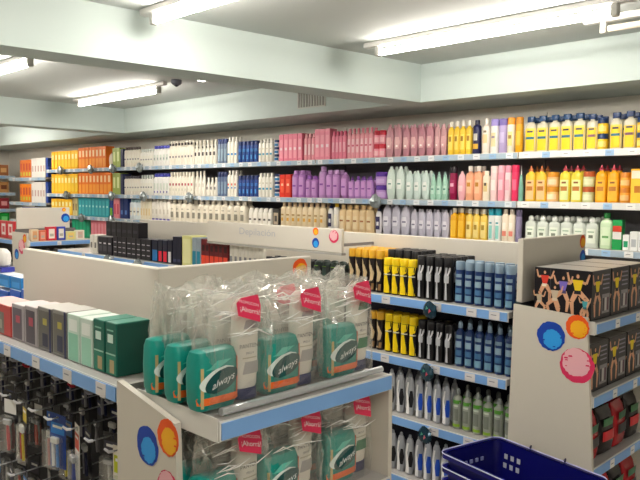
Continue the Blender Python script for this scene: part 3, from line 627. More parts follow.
# stacked blue boxes and cotton pack further back
# deeper items on the rear half left of the header
for k, (u0, u1) in enumerate(((-24, -9), (-8, 7), (8, 19), (19.5, 30.5))):
    x0, x1 = along(u0, 1.17, 1.2), along(u1, 1.17, 1.2)
    spot_carton((x0+x1)/2, 1.21, (x1-x0)*.97, .07, on_y(u1, 292, 1.17).z-1.1205, dict(body='#1f55b4', marks=((.15, .6, -.7, .7, '#2f6fd0'),), top='#dfe4ea'), 'blue carton behind the red dye carton, %s in its lower row' % ordw(k, 4), group='blue cartons behind the dye cartons')
zt = on_y(20, 292, 1.17).z+.001
for k, (u0, u1) in enumerate(((-24, -6), (-5, 7), (7.5, 18.5))):
    x0, x1 = along(u0, 1.17, 1.3), along(u1, 1.17, 1.3)
    spot_carton((x0+x1)/2, 1.215, (x1-x0)*.97, .07, .053, dict(body='#1f7ac0', marks=((.15, .6, -.7, .7, '#3a96dc'),), top='#e6e9ec'), 'light blue carton stacked on the blue ones, %s' % ordw(k, 3), z=zt, group='light blue cartons on top')
cw = thing('cotton_pack', 'round white cotton pack on a violet tray at the left edge', 'cotton pack', (along(2, 1.21, 1.4), 1.22, zt+.056))
link('tray', MB().box(-.1, .035, -.03, .03, 0, .022, M('#3a3f9c'), .002).mesh('tray', False), cw)
link('cotton_roll', MB().loft([(.023, .7), (.035, .95), (.06, 1), (.085, .9), (.1, .55)], .15, .055, M('#ece9e4', .9, var=.1, scale=60), 18, 2.2, cx=-.03).mesh('cotton_roll'), cw)

# hooks and hanging packs
def hook(x, z, y0, y1, label, tip='#e8e8ec'):
    t = thing('display_hook', label, 'hook', (x, y1, z), 0, 'display hooks under the near shelf')
    link('rod', MB().tube([(0, 0, .006), (0, y0-y1+.0, -.004)], .0022, M('#b4b7be', .35, .3), 6).mesh('rod'), t)
    link('hook_tip', MB().tube([(0, y0-y1, -.004), (0, y0-y1-.012, -.002), (-.004, y0-y1-.022, .008)], [.004, .0045, .003], M(tip, .3), 6).mesh('hook_tip'), t)
def hang_pack(x, y, z, c1, c2, c3, kind, label, w=.06, h=.17):
    t = thing('hanging_pack', label, 'pack', (x, y, z), random.uniform(-.25, .25), 'packs hanging under the near shelf')
    b = MB(); b.box(-w/2, w/2, 0, .001, -h, -.008, M(c1, .4)); b.box(-w/2, -.006, 0, .001, -.008, .006, M(c1, .4)); b.box(.006, w/2, 0, .001, -.008, .006, M(c1, .4)); b.box(-w/2, w/2, 0, .001, .006, .012, M(c1, .4))
    b.poly([(-w*.42, -h*.32), (w*.42, -h*.32), (w*.42, -.014), (-w*.42, -.014)], -.0005, M(c2, .4))
    b.poly([(-w*.3, -.03), (w*.3, -.03), (w*.3, -.022), (-w*.3, -.022)], -.001, M('#f0f0ec', .4))
    link('backing_card', b.mesh('backing_card', False), t)
    g = MB()
    if kind == 'razor':
        g.tube([(0, -.008, -h*.95), (.004, -.012, -h*.7), (-.002, -.01, -h*.5)], [.005, .006, .004], M(c3, .3), 8); g.box(-.018, .018, -.018, -.006, -h*.5, -h*.4, M('#c8ccd2', .25, .5), .002)
        link('razor', g.mesh('razor'), t)
    else:
        g.tube([(-.01, -.008, -h*.95), (-.01, -.01, -h*.5)], [.005, .004], M(c3, .3), 8); g.tube([(.01, -.008, -h*.95), (.01, -.01, -h*.5)], [.005, .004], M(c2, .3), 8)
        g.box(-.016, .016, -.016, -.005, -h*.48, -h*.36, M('#e8e8e4', .4), .002); link('toothbrush_pair', g.mesh('toothbrush_pair'), t)
    if c1 in ('#0f1018',): return
    f = MB().box(-w*.4, w*.4, -.024, -.0015, -h*.98, -h*.34, FILM, .004); link('blister', f.mesh('blister', False), t)
HX = [-2.86, -2.75, -2.64, -2.53, -2.42, -2.305, -2.194, -2.083, -1.973, -1.851, -1.723, -1.615]
pal = [('#0f1018', '#1d2450', '#a8a8b0'), ('#11131c', '#2a60b0', '#c83030'), ('#14141c', '#3a3a4a', '#d8d8d8'), ('#141a38', '#2f80d0', '#e0d030'), ('#0f1018', '#c8a828', '#2060b0'), ('#10121a', '#e4e2dc', '#d84030')]
pal2 = [('#1d3f90', '#2f80d0', '#e8e8e8'), ('#e8e4d8', '#c8d02c', '#2060b0'), ('#1a1c28', '#d8c028', '#c83030'), ('#eceae4', '#d84c30', '#203a90'), ('#202c70', '#40a0d8', '#e0d030'), ('#11131c', '#f0f0ee', '#d02c40')]
for i, x in enumerate(HX):
    o = ordw(i, len(HX))
    hook(x, .932, .885, 1.137, 'steel hook of the upper front row, '+o)
    for j in range(3):
        if j == 0 and i % 3 == 1: continue
        a, b, c = (pal2 if j == 0 else pal)[(i*2+j*3+(i//3)) % (6 if j < 2 else 1)]
        hang_pack(x+random.uniform(-.004, .004), [.893, .93, 1.09][j]+random.uniform(0, .012), .925+.001*j, a, b, c, 'razor' if (i+j) % 2 else 'brush',
                  '%s pack on the %s upper hook' % (['front', 'middle', 'rear'][j], o), h=random.choice((.15, .17, .19)), w=random.choice((.055, .065, .075)))
for i in range(11):
    x = HX[i]+.055; o = ordw(i, 11)
    hook(x, 1.0, .985, 1.137, 'short steel hook between upper hooks, '+o, ['#d8d8e0', '#c83848', '#b8b8c8'][i % 3])
    hang_pack(x, 1.09, .998, *pal[0], 'brush', 'dark pack hanging on the short hook, '+o, h=.12, w=.045)
for i in range(11):
    x = HX[i]+.05; o = ordw(i, 11)
    hook(x, .68, .885, 1.137, 'steel hook of the lower row, '+o)
    for j in range(2):
        hang_pack(x, .92+j*.08, .672, *pal[(i*3+j*2) % 6], 'razor', '%s pack on the %s lower hook' % (['front', 'rear'][j], o), h=.18)

# ---- bagged promotions on endcap A
TEAL = M('#089488', .3, var=.14, scale=40); 
def pad_pack():
    w, d, h = .112, .062, .135
    b = MB(); pr = [(0, .78, .5), (.004, .9, .8), (.02, .985, .97), (.07, 1, 1.05), (.115, .985, .95), (.131, .93, .7), (.135, .84, .4)]
    b.loft(pr, w, d, TEAL, 28, 4.5); e = 4.5
    l = MB()
    l.decal([(.018, -.055, .055), (.030, -.0555, .055), (.034, -.055, .0555)], w, d*1.01, M('#f0702a', .35), e, .0010, 10)
    l.decal([(.02, .043, .0558), (.06, .045, .0559), (.112, .046, .0555)], w, d*1.05, M('#f0702a', .35), e, .0014, 4)
    s1 = MB()
    ell = [(.052+.030*math.sin(a), .0) for a in ()]
    rows = []; rows2 = []
    for k in range(13):
        t = -1+2*k/12; q = math.sqrt(max(0, 1-t*t)); zc = .068+t*.027; sh = t*.018
        rows.append((zc, -.038*q+sh, .046*q+sh)); rows2.append((zc+.004, -.043*q+sh-.006, .040*q+sh-.0045))
    s1.decal(rows2, w, d*1.05, M('#e6f2ee', .35), e, .0016, 10); s1.decal(rows, w, d*1.05, M('#0a4d4e', .35), e, .0021, 10)
    l2 = MB(); l2.decal([(.094, -.04, -.01), (.098, -.03, 0), (.112, -.01, .03)], w, d, M('#5fc8b8', .35), e, .0016, 6); l2.decal([(.012, -.05, -.044), (.1, -.05, -.044)], w, d, M('#c8b078', .4), e, .0016, 2)
    tx = text_mesh('always', .0225, M('#f4f7f6', .4), 1.05, .25).copy()
    for v in tx.vertices: v.co = Vector((v.co.x+.004, -d*.525-.0034, v.co.z+.066+v.co.x*.28))
    return dict(name='pad_pack', cat='pad pack', parts=[('wrapper', b.mesh('wrapper'), [('orange_band', l.mesh('orange_band', False)), ('logo_oval', s1.mesh('logo_oval', False)), ('leaf_print', l2.mesh('leaf_print', False)), ('brand_lettering', tx)])])
PAD = pad_pack()
def pan_bottle(green):
    w, d, h = .068, .042, .230
    b = MB(); b.loft([(.026, .80, .8), (.032, .88, .9), (.09, .97, 1), (.15, 1, 1), (.2, .95, .9), (.222, .82, .7), (.232, .6, .42), (.235, .4, .2)], w, d, M('#ece7dc', .28), 24, 2.6)
    c = MB(); c.loft([(0, .84, .9), (.002, .88, .95), (.024, .86, .92), (.0255, .82, .88)], w, d, M('#232a5e', .3), 24, 2.6)
    l = MB(); bands = [((.165, .185), .5, '#3f7d5c' if green else '#a8a4a8'), ((.060, .088), .55, '#2f7550' if green else '#b0acaa')]
    for (a, z), q, col in bands: l.decal([(a, -.028*q*1.3, .028), (z, -.025*q*1.3+.004, .028)], w, d, M(col, .35), 2.6, .0012, 8)
    l.decal([(.096, -.02, .02), (.0985, -.02, .02)], w, d, M('#c0b8a0'), 2.6, .0012, 6)
    tx = text_mesh('PANTENE', .0135, M('#2e2a34', .4), 1.05).copy()
    for v in tx.vertices: v.co = Vector((v.co.x, -d*.5-.0012, v.co.z+.125))
    t2 = text_mesh('PRO-V', .008, M('#6a6670', .4)).copy()
    for v in t2.vertices: v.co = Vector((v.co.x, -d*.5-.0012, v.co.z+.108))
    return dict(name='shampoo_bottle', cat='bottle', parts=[('bottle_body', b.mesh('bottle_body'), [('colour_band', l.mesh('colour_band', False)), ('brand_lettering', tx), ('small_lettering', t2)]), ('cap', c.mesh('cap'), [])])
PB = {0: pan_bottle(0), 1: pan_bottle(1)}
def bag(seed, w=.19, d=.082, hs=1, sticker=True, sx=.045, sz=.225, mirror=False):
    rd = random.Random(seed); n = 40; rings = [0, .004, .03, .07, .11, .15, .18, .205, .225, .24, .25, .262]
    vs = []
    for i, z in enumerate(rings):
        q = z/rings[-1]; a = 1-.06*q-.10*max(0, q-.8); b = (1 if q < .5 else 1-(q-.5)*1.55) ; b = max(b, .10)
        for k in range(n):
            t = 2*PI*(k+.5)/n; c, s_ = math.cos(t), math.sin(t); e = 5
            z *= 1; am = .0005 if z < .01 else .004+.006*q
            x = w/2*a*math.copysign(abs(c)**(2/e), c); y = d/2*b*math.copysign(abs(s_)**(2/e), s_)
            zz = z+(rd.uniform(-.006, .006) if 0 < i else 0)+(.012*math.sin(x*38+seed) if i == len(rings)-1 else 0)
            vs.append((x+rd.uniform(-am, am), y+rd.uniform(-am, am), max(0, zz)))
    fs = [[i*n+k, i*n+(k+1) % n, (i+1)*n+(k+1) % n, (i+1)*n+k] for i in range(len(rings)-1) for k in range(n)]
    fs.append(list(range(n-1, -1, -1)))
    vs = [(x, y, z*hs) for x, y, z in vs]; b_ = MB().add(vs, fs, FILM)
    parts = [('plastic_film', b_.mesh('plastic_film', False), [])]
    # bright white strips on the upper folds, standing in for glints on the film
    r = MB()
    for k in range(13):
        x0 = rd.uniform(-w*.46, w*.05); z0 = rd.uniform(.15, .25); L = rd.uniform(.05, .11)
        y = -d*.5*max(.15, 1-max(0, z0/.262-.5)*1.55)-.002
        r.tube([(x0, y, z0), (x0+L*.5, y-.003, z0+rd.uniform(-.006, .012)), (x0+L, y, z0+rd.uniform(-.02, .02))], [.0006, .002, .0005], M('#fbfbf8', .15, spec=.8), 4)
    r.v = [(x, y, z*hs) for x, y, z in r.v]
    parts.append(('fold_glints', r.mesh('fold_glints', False), []))
    if sticker:
        st = MB(); rr = .034
        st.poly([(-rr, -rr*.35), (rr*.75, -rr*.95), (rr, rr*.1), (rr*.9, rr*.85), (-rr*.55, rr*.75), (-rr*1.0, rr*.45)], 0, M('#e0335c', .35))
        ys = -d/2*max(.2, 1-max(0, (sz-.02)/.262-.5)*1.55)-.012
        me = st.mesh('offer_sticker', False)
        t1 = text_mesh('PROMOCION', .0095, M('#fbe6ea', .4), .95).copy(); t2 = text_mesh('¡Ahorrá!', .0165, M('#fff4f6', .4), .98).copy()
        for v in t1.vertices: v.co = Vector((v.co.x+.001, -.0006, v.co.z+.012-v.co.x*.28))
        for v in t2.vertices: v.co = Vector((v.co.x+.001, -.0006, v.co.z-.004-v.co.x*.28))
        for m_ in (me, t1, t2):
            for v in m_.vertices: v.co = Vector((v.co.x+sx, v.co.y+ys+(v.co.z)*.25, v.co.z+sz))
        parts.append(('offer_sticker', me, [('sticker_lettering', t1), ('sticker_lettering', t2)]))
    return dict(name='plastic_bag', cat='plastic bag', parts=parts)
EX = -1.15-.042
cols = [(.958, 'left', -.040, .062), (1.132, 'middle', -.022, .070), (1.335, 'right', -.012, .078)]
for zi, z in ((0, 1.1205), (1, .8385)):
    sh = ('top', 'lower')[zi]
    for ci, (yc, nm, po, bo) in enumerate(cols):
        for r in range(3 if zi == 0 else 2):
            xc = EX-.048-r*.087
            front = ('front', 'second-row', 'rear')[r]
            place(bag(ci*7+r*3+zi*31, w=.192, hs=(1, .88)[zi], sx=.02 if ci == 0 else .04, sz=(.218, .195)[zi], sticker=(r == 0 or (ci == 1 and r == 1))), (xc, yc+(.020, .022, .010)[ci], z+.0005), PI/2, 'clear plastic bag with pink sticker, %s %s one on the %s endcap shelf' % (front, nm, sh) if (r == 0 or (ci == 1 and r == 1)) else 'clear plastic bag without sticker, %s %s one on the %s endcap shelf' % (front, nm, sh), 'plastic bags on the near endcap')
            place(PAD, (xc+.004, yc+po, z+.0025), PI/2+random.uniform(-.03, .03), 'teal pad pack in the %s %s bag on the %s endcap shelf' % (front, nm, sh), 'pad packs on the near endcap')
            place(PB[1 if ci == 2 else 0], (xc-.008, yc+bo, z+.0025), PI/2+random.uniform(-.05, .05), '%s white shampoo bottle in the %s %s bag on the %s endcap shelf' % ('green-banded' if ci == 2 else 'grey-banded', front, nm, sh), 'shampoo bottles on the near endcap')

# ---- products on gondola B
def GB(i, u0, u1, n, vt, make, desc, **k): run(YB, ZG[i]+.0005, ['middle gondola, top shelf', 'middle gondola, second shelf', 'middle gondola, third shelf', 'middle gondola, bottom shelf'][i], u0, u1, n, vt, make, desc, inset=.03, **k)
gold = B('tall', '#1c1416', '#d9a52c', (([(.05, -.8, -.2), (.3, -.2, .6), (.45, .0, .8), (.6, -.5, .3), (.75, -.9, -.4)], '#c8b088'), ([(.05, .1, .7), (.2, .3, .8)], '#8c6a44')), 'flip', 1, 2, name='deodorant_can', cat='can')
yel = B('tall', '#17141a', '#1b1a1e', (([(.03, -.92, .92), (.3, -.6, .6), (.52, -.35, .35)], '#f0cf12'), ([(.55, -.35, .35), (.62, -.8, .8), (.80, -.95, .95)], '#f3d314'), (.53, .56, .9, '#d8d2c0')), 'flip', 1, 2, name='deodorant_can', cat='can')
yelcap = lambda w, h: bottle(w, w, h, 'tall', '#17141a', '#e8c714', (([(.03, -.92, .92), (.3, -.6, .6), (.52, -.35, .35)], '#f0cf12'), ([(.55, -.3, .3), (.62, -.8, .8), (.79, -.95, .95)], '#f3d314'), (.53, .56, .9, '#d8d2c0')), 'flip', 2, name='deodorant_can', cat='can')
silv = B('tall', '#121216', '#1c1c20', (([(.04, -.3, .3), (.42, -.16, .16), (.43, -.55, .55), (.58, -.6, .6), (.66, -.2, .2), (.78, -.1, .3)], '#b8bac0'), ([(.6, .2, .5), (.72, .5, .8), (.78, .6, .8)], '#dcdce0')), 'flip', 1, 2, name='deodorant_can', cat='can')
bmk = ((.05, .2, .75, '#6f96ae'), (.24, .36, .75, '#44709a'), (.42, .56, .7, '#8ba4b6'), (.62, .7, .75, '#7f98ac'))
bluec = B('tall', '#1c3568', '#7f95a8', bmk, 'flip', 1, 2, name='deodorant_can', cat='can')
bluen = B('shouldered', '#1c3568', '#7f95a8', bmk, 'dome', 1, 2, name='deodorant_can', cat='can')
greenc = B('shouldered', '#9fa49a', '#8b9290', ((.05, .12, .85, '#8cb43a'), (.2, .5, .6, '#7d827a'), (.55, .6, .6, '#cfd4ca'), (.63, .72, .97, '#5aa03c')), 'dome', 1, 2, name='deodorant_can', cat='can')
blk = B('can', '#151518', '#26262a', ((.3, .7, .4, '#6fae3a'),), 'flip', 1, 2, name='deodorant_can', cat='can')
shp = B('oval', '#aeb1b8', '#8e9299', (([(.04, -.5, .3), (.3, -.3, .3), (.55, -.6, -.1), (.8, -.2, .2)], '#f0f0f0'), ([(.2, .3, .8), (.4, .1, .95), (.6, .4, .8)], '#16161c')), 'dome', .7, 2, name='shaving_gel_bottle')
shb = B('oval', '#b2b6c0', '#949aa4', (([(.04, -.5, .3), (.3, -.3, .3), (.55, -.6, -.1), (.8, -.2, .2)], '#f2f2f2'), ([(.2, .3, .9), (.4, .1, .97), (.6, .4, .9)], '#1f4fc0')), 'dome', .7, 2, name='shaving_gel_bottle')
rb = dict(rows=4, rd=.05, fill=.93)
x_tile = dict(rows=2, rd=.06, fill=.9)
GB(0, 228, 262, 7, 241, B('slim', '#e6e1d4', '#e8e4da', ((.3, .5, .5, '#8c8c90'),)), 'white bottle with grey label', rows=1)
GB(0, 262.5, 311, 8, 259, blk, 'black can in the sign shadow', **x_tile)
GB(0, 312, 345, 4, 262, B('can', '#141a18', '#20302a', ((.25, .7, .5, '#2a3a34'), (.78, .8, .5, '#9ad04a')), 'dome', 1, 2, name='deodorant_can', cat='can'), 'black can with green top mark', rows=2, rd=.05)
GB(0, 346, 380.5, 5, 249.5, gold, 'gold-capped can', **rb)
GB(0, 381.5, 414, 4, 259, yelcap, 'yellow and black can', rows=1)
run(YB, ZG[0]+.0005, 'middle gondola, top shelf', 385, 417.5, 4, 250.5, silv, 'black-capped can behind the yellow ones', rows=3, rd=.05, inset=.088)
GB(0, 414.5, 450, 4, 257, silv, 'black and silver can', **rb)
GB(0, 450.5, 511, 6, 264, bluec, 'blue can with grey cap', rows=2, rd=.075, fill=.86)
GB(1, 366, 380.5, 2, 312, gold, 'gold-capped can', **x_tile)
GB(1, 381.5, 414, 4, 316, yelcap, 'yellow and black can', **x_tile)
GB(1, 414.5, 450, 4, 323, silv, 'black and silver can', **x_tile)
GB(1, 450.5, 511, 6, 326, bluen, 'blue can with grey cap', rows=2, rd=.075, fill=.86)
GB(2, 383, 411, 3, 372, shp, 'silver and black shaped bottle', **x_tile)
GB(2, 411.5, 447, 4, 380, shb, 'silver and blue shaped bottle', **x_tile)
GB(2, 448, 511, 6, 396, greenc, 'grey can with green cap', rows=2, rd=.075, fill=.84)
GB(3, 385, 411, 3, 433, shp, 'silver and black shaped bottle', rows=1)
GB(3, 411.5, 447, 4, 441, shb, 'silver and blue shaped bottle', rows=1)
GB(3, 448, 511, 6, 470, greenc, 'grey can with green cap', rows=1, fill=.84)
# left half of gondola B
bk = ((.2, .5, -.7, .7, '#3c3a44'), (.6, .68, -.5, .5, '#c9c6cc'))
GB(0, 90, 97, 2, 235, K('#d9d5cc', ((.3, .6, -.5, .5, '#6a6864'),), d=.1), 'white box with dark label at the left end', rd=.1)
GB(0, 98, 112, 3, 237, K('#1c1a24', bk, d=.1), 'low black cosmetics box', rd=.1)
GB(0, 113, 151, 8, 238, K('#17151e', ((.2, .24, -.6, .6, '#b8b4bc'), (.45, .49, -.6, .6, '#b8b4bc'), (.7, .74, -.6, .6, '#b8b4bc')), d=.1), 'black box with three white lines', rd=.1)
run(YB, 1.2660, 'middle gondola, top shelf', 106, 138, 6, 222, K('#121018', ((.3, .5, -.7, .7, '#2c2a34'),), d=.08, pl=True), 'black box stacked on the white-lined boxes', rd=.08)
GB(0, 152, 157.5, 1, 240, K('#15182c', ((.05, .55, -.9, .9, '#1f6fae'),), d=.1), 'navy box with blue foot', rd=.1)
GB(0, 158, 167, 2, 240, K('#15182c', ((.05, .5, -.7, .8, '#d8203c'),), d=.1), 'navy box with red foot', rd=.1)
GB(0, 167.5, 172, 1, 240, K('#15182c', ((.05, .5, -.7, .5, '#dcdce0'),), d=.1), 'navy box with white foot', rd=.1)
GB(0, 172.5, 181, 2, 237, K('#14162a', ((.1, .2, -.7, .7, '#3a3f60'),), d=.1), 'plain navy box', rd=.1)
GB(0, 182, 191.5, 1, 236, K('#d8d690', ((.1, .9, -.8, .8, '#e4e2a8'),), d=.12), 'tall pale yellow box', rd=.12)
GB(0, 192, 200.5, 2, 238, K('#8a97a0', ((.05, .55, -.8, .8, '#1c7c96'),), d=.1), 'grey box with teal foot', rd=.1)
GB(0, 201, 227.5, 6, 240, K('#6a1a20', ((.02, .45, -.9, .9, '#e0452c'), (.6, .8, -.6, .6, '#3a1418')), d=.1), 'dark red box with scarlet foot', rd=.1)
x0, x1 = along(104, 2.62, 1.3), along(140, 2.62, 1.3)
GB(1, 60, 150, 12, 263, K('#e8e6de', ((.2, .5, -.7, .7, '#d4d0c4'),), d=.12, top='#f4f2ec'), 'white carton', rd=.12)
for (u_, i_, lb) in ((430, 0, 'top shelf'), (427, 1, 'second shelf'), (425, 2, 'third shelf')):
    wobbler((along(u_, YB-.05, ZG[i_]), YB-.05, ZG[i_]-.03), .036, 'dark crumpled ornament clipped to the middle gondola, '+lb)
for (u_, lb) in ((108, 'under the low black boxes'), (138, 'under the white-lined black boxes')):
    wobbler((along(u_, YB-.05, 1.12), YB-.05, 1.085), .05, 'grey crumpled ornament '+lb, False)

# ---- dancer-print cartons on endcap C
def limb(mb, pts, ws, y, mat):
    for (a, b), (wa, wb) in zip(zip(pts, pts[1:]), zip(ws, ws[1:])):
        dx, dz = b[0]-a[0], b[1]-a[1]; L = math.hypot(dx, dz) or 1; nx, nz = -dz/L, dx/L
        q = [(a[0]+nx*wa, a[1]+nz*wa), (a[0]-nx*wa, a[1]-nz*wa), (b[0]-nx*wb, b[1]-nz*wb), (b[0]+nx*wb, b[1]+nz*wb)]
        mb.poly(q, y, mat)
def dancer(mb, cx, z0, s, y, top, bottom, flip=1, crouch=0):
    sk = M('#d9a480', .5); hair = M('#3a2218', .5)
    P = lambda x, z: (cx+flip*x*s, z0+z*s)
    limb(mb, [P(-.03, .52), P(-.13, .30), P(-.10, .02)], [.062*s, .048*s, .03*s], y, sk)
    limb(mb, [P(.04, .52), P(.16+.08*crouch, .34), P(.14, .02)], [.062*s, .048*s, .03*s], y, sk)
    limb(mb, [P(-.06, .76), P(-.19, .74), P(-.24, .94)], [.032*s, .028*s, .02*s], y-.0003, sk)
    limb(mb, [P(.06, .76), P(.19, .72), P(.26, .93)], [.032*s, .028*s, .02*s], y-.0003, sk)
    mb.poly([P(-.08, .48), P(.08, .48), P(.07, .58), P(-.07, .58)][::flip], y-.0006, M(bottom, .5))
    mb.poly([P(-.06, .56), P(.07, .56), P(.12, .79), P(-.12, .79)][::flip], y-.0009, M(top, .5))
    mb.poly(circle_pts(*P(0, .88), .05*s, .058*s, n=12, rough=0), y-.0009, hair); mb.poly(circle_pts(*P(.0, .87), .034*s, .045*s, n=12, rough=0), y-.0012, sk)
def dance_carton(w, d, h):
    b = MB().box(-w/2, w/2, -d/2, d/2, 0, h, M('#15131a', .3), .0015)
    b.box(-w/2+.002, w/2-.002, -d/2+.002, d/2-.002, h-.0005, h+.0004, M('#a9a49e', .3))
    f = MB(); dancer(f, -w*.22, .01, h*.93, -d/2-.0008, '#e6cc1e', '#1a1a20', 1, 0)
    f.poly([(w*.04, .02), (w*.44, .02), (w*.44, h*.5), (w*.04, h*.5)], -d/2-.0008, M('#8d8a8c'))
    for k in range(3): f.poly([(w*(.07+.12*k), .03), (w*(.15+.12*k), .03), (w*(.15+.12*k), h*.42), (w*(.07+.12*k), h*.42)], -d/2-.0012, M(['#2a2430', '#c8c4c0', '#5a2c40'][k]))
    for k in range(4): f.poly([(w*.06, h*(.6+.09*k)), (w*.42, h*(.6+.09*k)), (w*.40, h*(.63+.09*k)), (w*.06, h*(.63+.09*k))], -d/2-.0008, M('#8a8694'))
    g = MB(); y = -w/2-.0008                          # end face, drawn facing -Y then turned to the box's left side
    dancer(g, -d*.31, h*.25, h*.75, y, '#d63a2c', '#e8ddc8', 1, 0); dancer(g, -d*.12, .0, h*.7, y-.002, '#c8b8a0', '#d8c8b0', -1, 1); dancer(g, -d*.40, .0, h*.55, y-.002, '#b8a890', '#c8b8a4', 1, 1)
    dancer(g, d*.02, h*.12, h*.8, y, '#7a6ac8', '#4a4470', -1, 1); dancer(g, d*.27, h*.08, h*.92, y-.002, '#ecc924', '#20202a', 1, 1); dancer(g, d*.40, .0, h*.5, y-.002, '#4aa0a8', '#38707c', -1, 0)
    g.poly([(-d*.49, .002), (d*.49, .002), (d*.49, .012), (-d*.49, .012)], y-.003, M('#c8873a'))
    g.poly([(-d*.215, .014), (-d*.205, .014), (-d*.205, h), (-d*.215, h)], y, M('#4a464c'))
    g.v = [(yy, -x, z) for x, yy, z in g.v]
    return dict(name='hosiery_carton', cat='carton', parts=[('box_body', b.mesh('box_body', False), []), ('printed_front', f.mesh('printed_front', False), []), ('printed_side', g.mesh('printed_side', False), [])])
DC = dance_carton(.178, .235, .192)
CX = -1.415+.335
for zi, z in ((0, 1.1205), (1, .8385)):
    for k in range(3):
        place(DC, (CX-.03-.118, YB+.033+.092+k*.186, z+.0005), PI/2, 'black carton printed with dancers, %s one on the right endcap\'s %s shelf' % (['nearest', 'middle', 'farthest'][k], ['top', 'second'][zi]), 'dancer-print cartons on the right endcap')
def pillow(c1, c2, c3):
    w, d, h = .13, .07, .19; b = MB(); b.loft([(0, .9, .4), (.01, .98, .8), (.05, 1, 1), (.12, 1, .9), (.165, .97, .5), (.18, .96, .12), (.19, .95, .06)], w, d, M(c1, .25, var=.2, scale=30), 20, 4)
    l = MB(); l.decal([(.06, -.05, .05), (.1, -.05, .05)], w, d*1.05, M(c2, .3), 4, .001); l.decal([(.12, -.045, .03), (.15, -.045, .045)], w, d*.98, M(c3, .3), 4, .001)
    return dict(name='snack_pouch', cat='pouch', parts=[('pouch_body', b.mesh('pouch_body'), []), ('printed_label', l.mesh('printed_label', False), [])])
PR = [pillow('#a3141e', '#1a1418', '#1c5a34'), pillow('#1a1216', '#c81c28', '#2a6a3c')]
for zi, z in ((2, .5535), (3, .2705)):
    for k in range(4):
        for r in range(2):
            place(PR[(k+r+zi) % 2], (CX-.06-r*.085, YB+.1+k*.138, z+.0005), PI/2+random.uniform(-.08, .08), '%s pouch, %s %s one on the right endcap\'s %s shelf' % (['red', 'black and red'][(k+r+zi) % 2], ['front', 'rear'][r], ['nearest', 'second', 'third', 'farthest'][k], ['third', 'bottom'][zi-2]), 'red and black pouches on the right endcap')

# ---- the far-left gondola seen by its endcap
YF2 = 2.70
tf = thing('endcap_shelving', 'small far endcap with coloured cards under a beige header at left', 'shelving', (-6.82, YF2, 0))
p = end_panel(tf, 0, .34, 0, .36, 0, 1.20, 1.20)
link('painted_circle', paint_spot('blue', .10, .99, .05, -.001, seed=41), p); link('painted_circle', paint_spot('pink', .22, 1.07, .07, -.001, seed=42), p); link('painted_circle', paint_spot('orange', .29, 1.15, .04, -.001, seed=43), p)
hf = link('header_panel', MB().box(.02, .045, .03, .56, 1.225, 1.43, BEIGE, .003).mesh('header_panel', False), tf)
spot_on_x(hf, 'orange', .045, .50, 1.408, .02, 44); spot_on_x(hf, 'blue', .045, .515, 1.325, .045, 45)
link('spine_panel', MB().box(.02, .04, .018, .62, .08, 1.224, M('#6a6866')).mesh('spine_panel', False), tf)
for z in (1.12, .84, .553): endcap_shelf(tf, .36, .0175, .60, .31, z, [.3])
end_panel(tf, .02, .34, .02, .36, .62, 1.12, 1.12)
ts = gondola(-9.6, -6.83, YF2, 'far left gondola with red-framed boxes above a beige panel', [1.12, .838, .553], [-9, -8.4, -7.8, -7.2], 1.22)
def card(y0, y1, h, c1, c2, label, x=-6.55):
    sp = carton(y1-y0, .05, h, c1, ((.15, .85, -.6, .6, c2), (.3, .5, -.4, .4, '#b8b0a0')))
    place(sp, (x, (y0+y1)/2, 1.121), PI/2, label)
card(2.76, 2.83, .11, '#e0c8a8', '#d8a070', 'cream card box on the far endcap, leftmost'); card(2.835, 2.905, .1, '#d86a4c', '#e8a088', 'small orange box on the far endcap')
card(2.91, 3.005, .13, '#c8303c', '#efe4d8', 'red-framed card box on the far endcap'); card(3.01, 3.095, .13, '#34409c', '#ece8dc', 'blue-framed card box on the far endcap')
card(3.10, 3.2, .08, '#d8d090', '#e8c870', 'low yellowish box on the far endcap'); card(3.205, 3.29, .09, '#e4dccc', '#c8a898', 'low cream box on the far endcap, rightmost')
gy = bottle(.06, .05, .2, 'slim', '#6f6d6a', '#8a8884', ((.2, .6, .6, '#8f8d88'),))
for k in range(7): place(gy, (-6.56, 2.77+k*.08, .8405), PI/2, 'grey bottle under the far endcap top shelf, %s' % ordw(k, 7), 'grey bottles on the far endcap')
rc = carton(.14, .05, .17, '#c83a40', ((.2, .85, -.7, .7, '#ece0dc'), (.35, .7, -.4, .4, '#d05058')))
for k in range(5): place(rc, (-7.0-k*.17, 2.78, 1.1205), 0, 'red-framed white box on the far left gondola, %s' % ['rightmost', 'second from right', 'third from right', 'fourth from right', 'leftmost'][k], 'red-framed boxes')

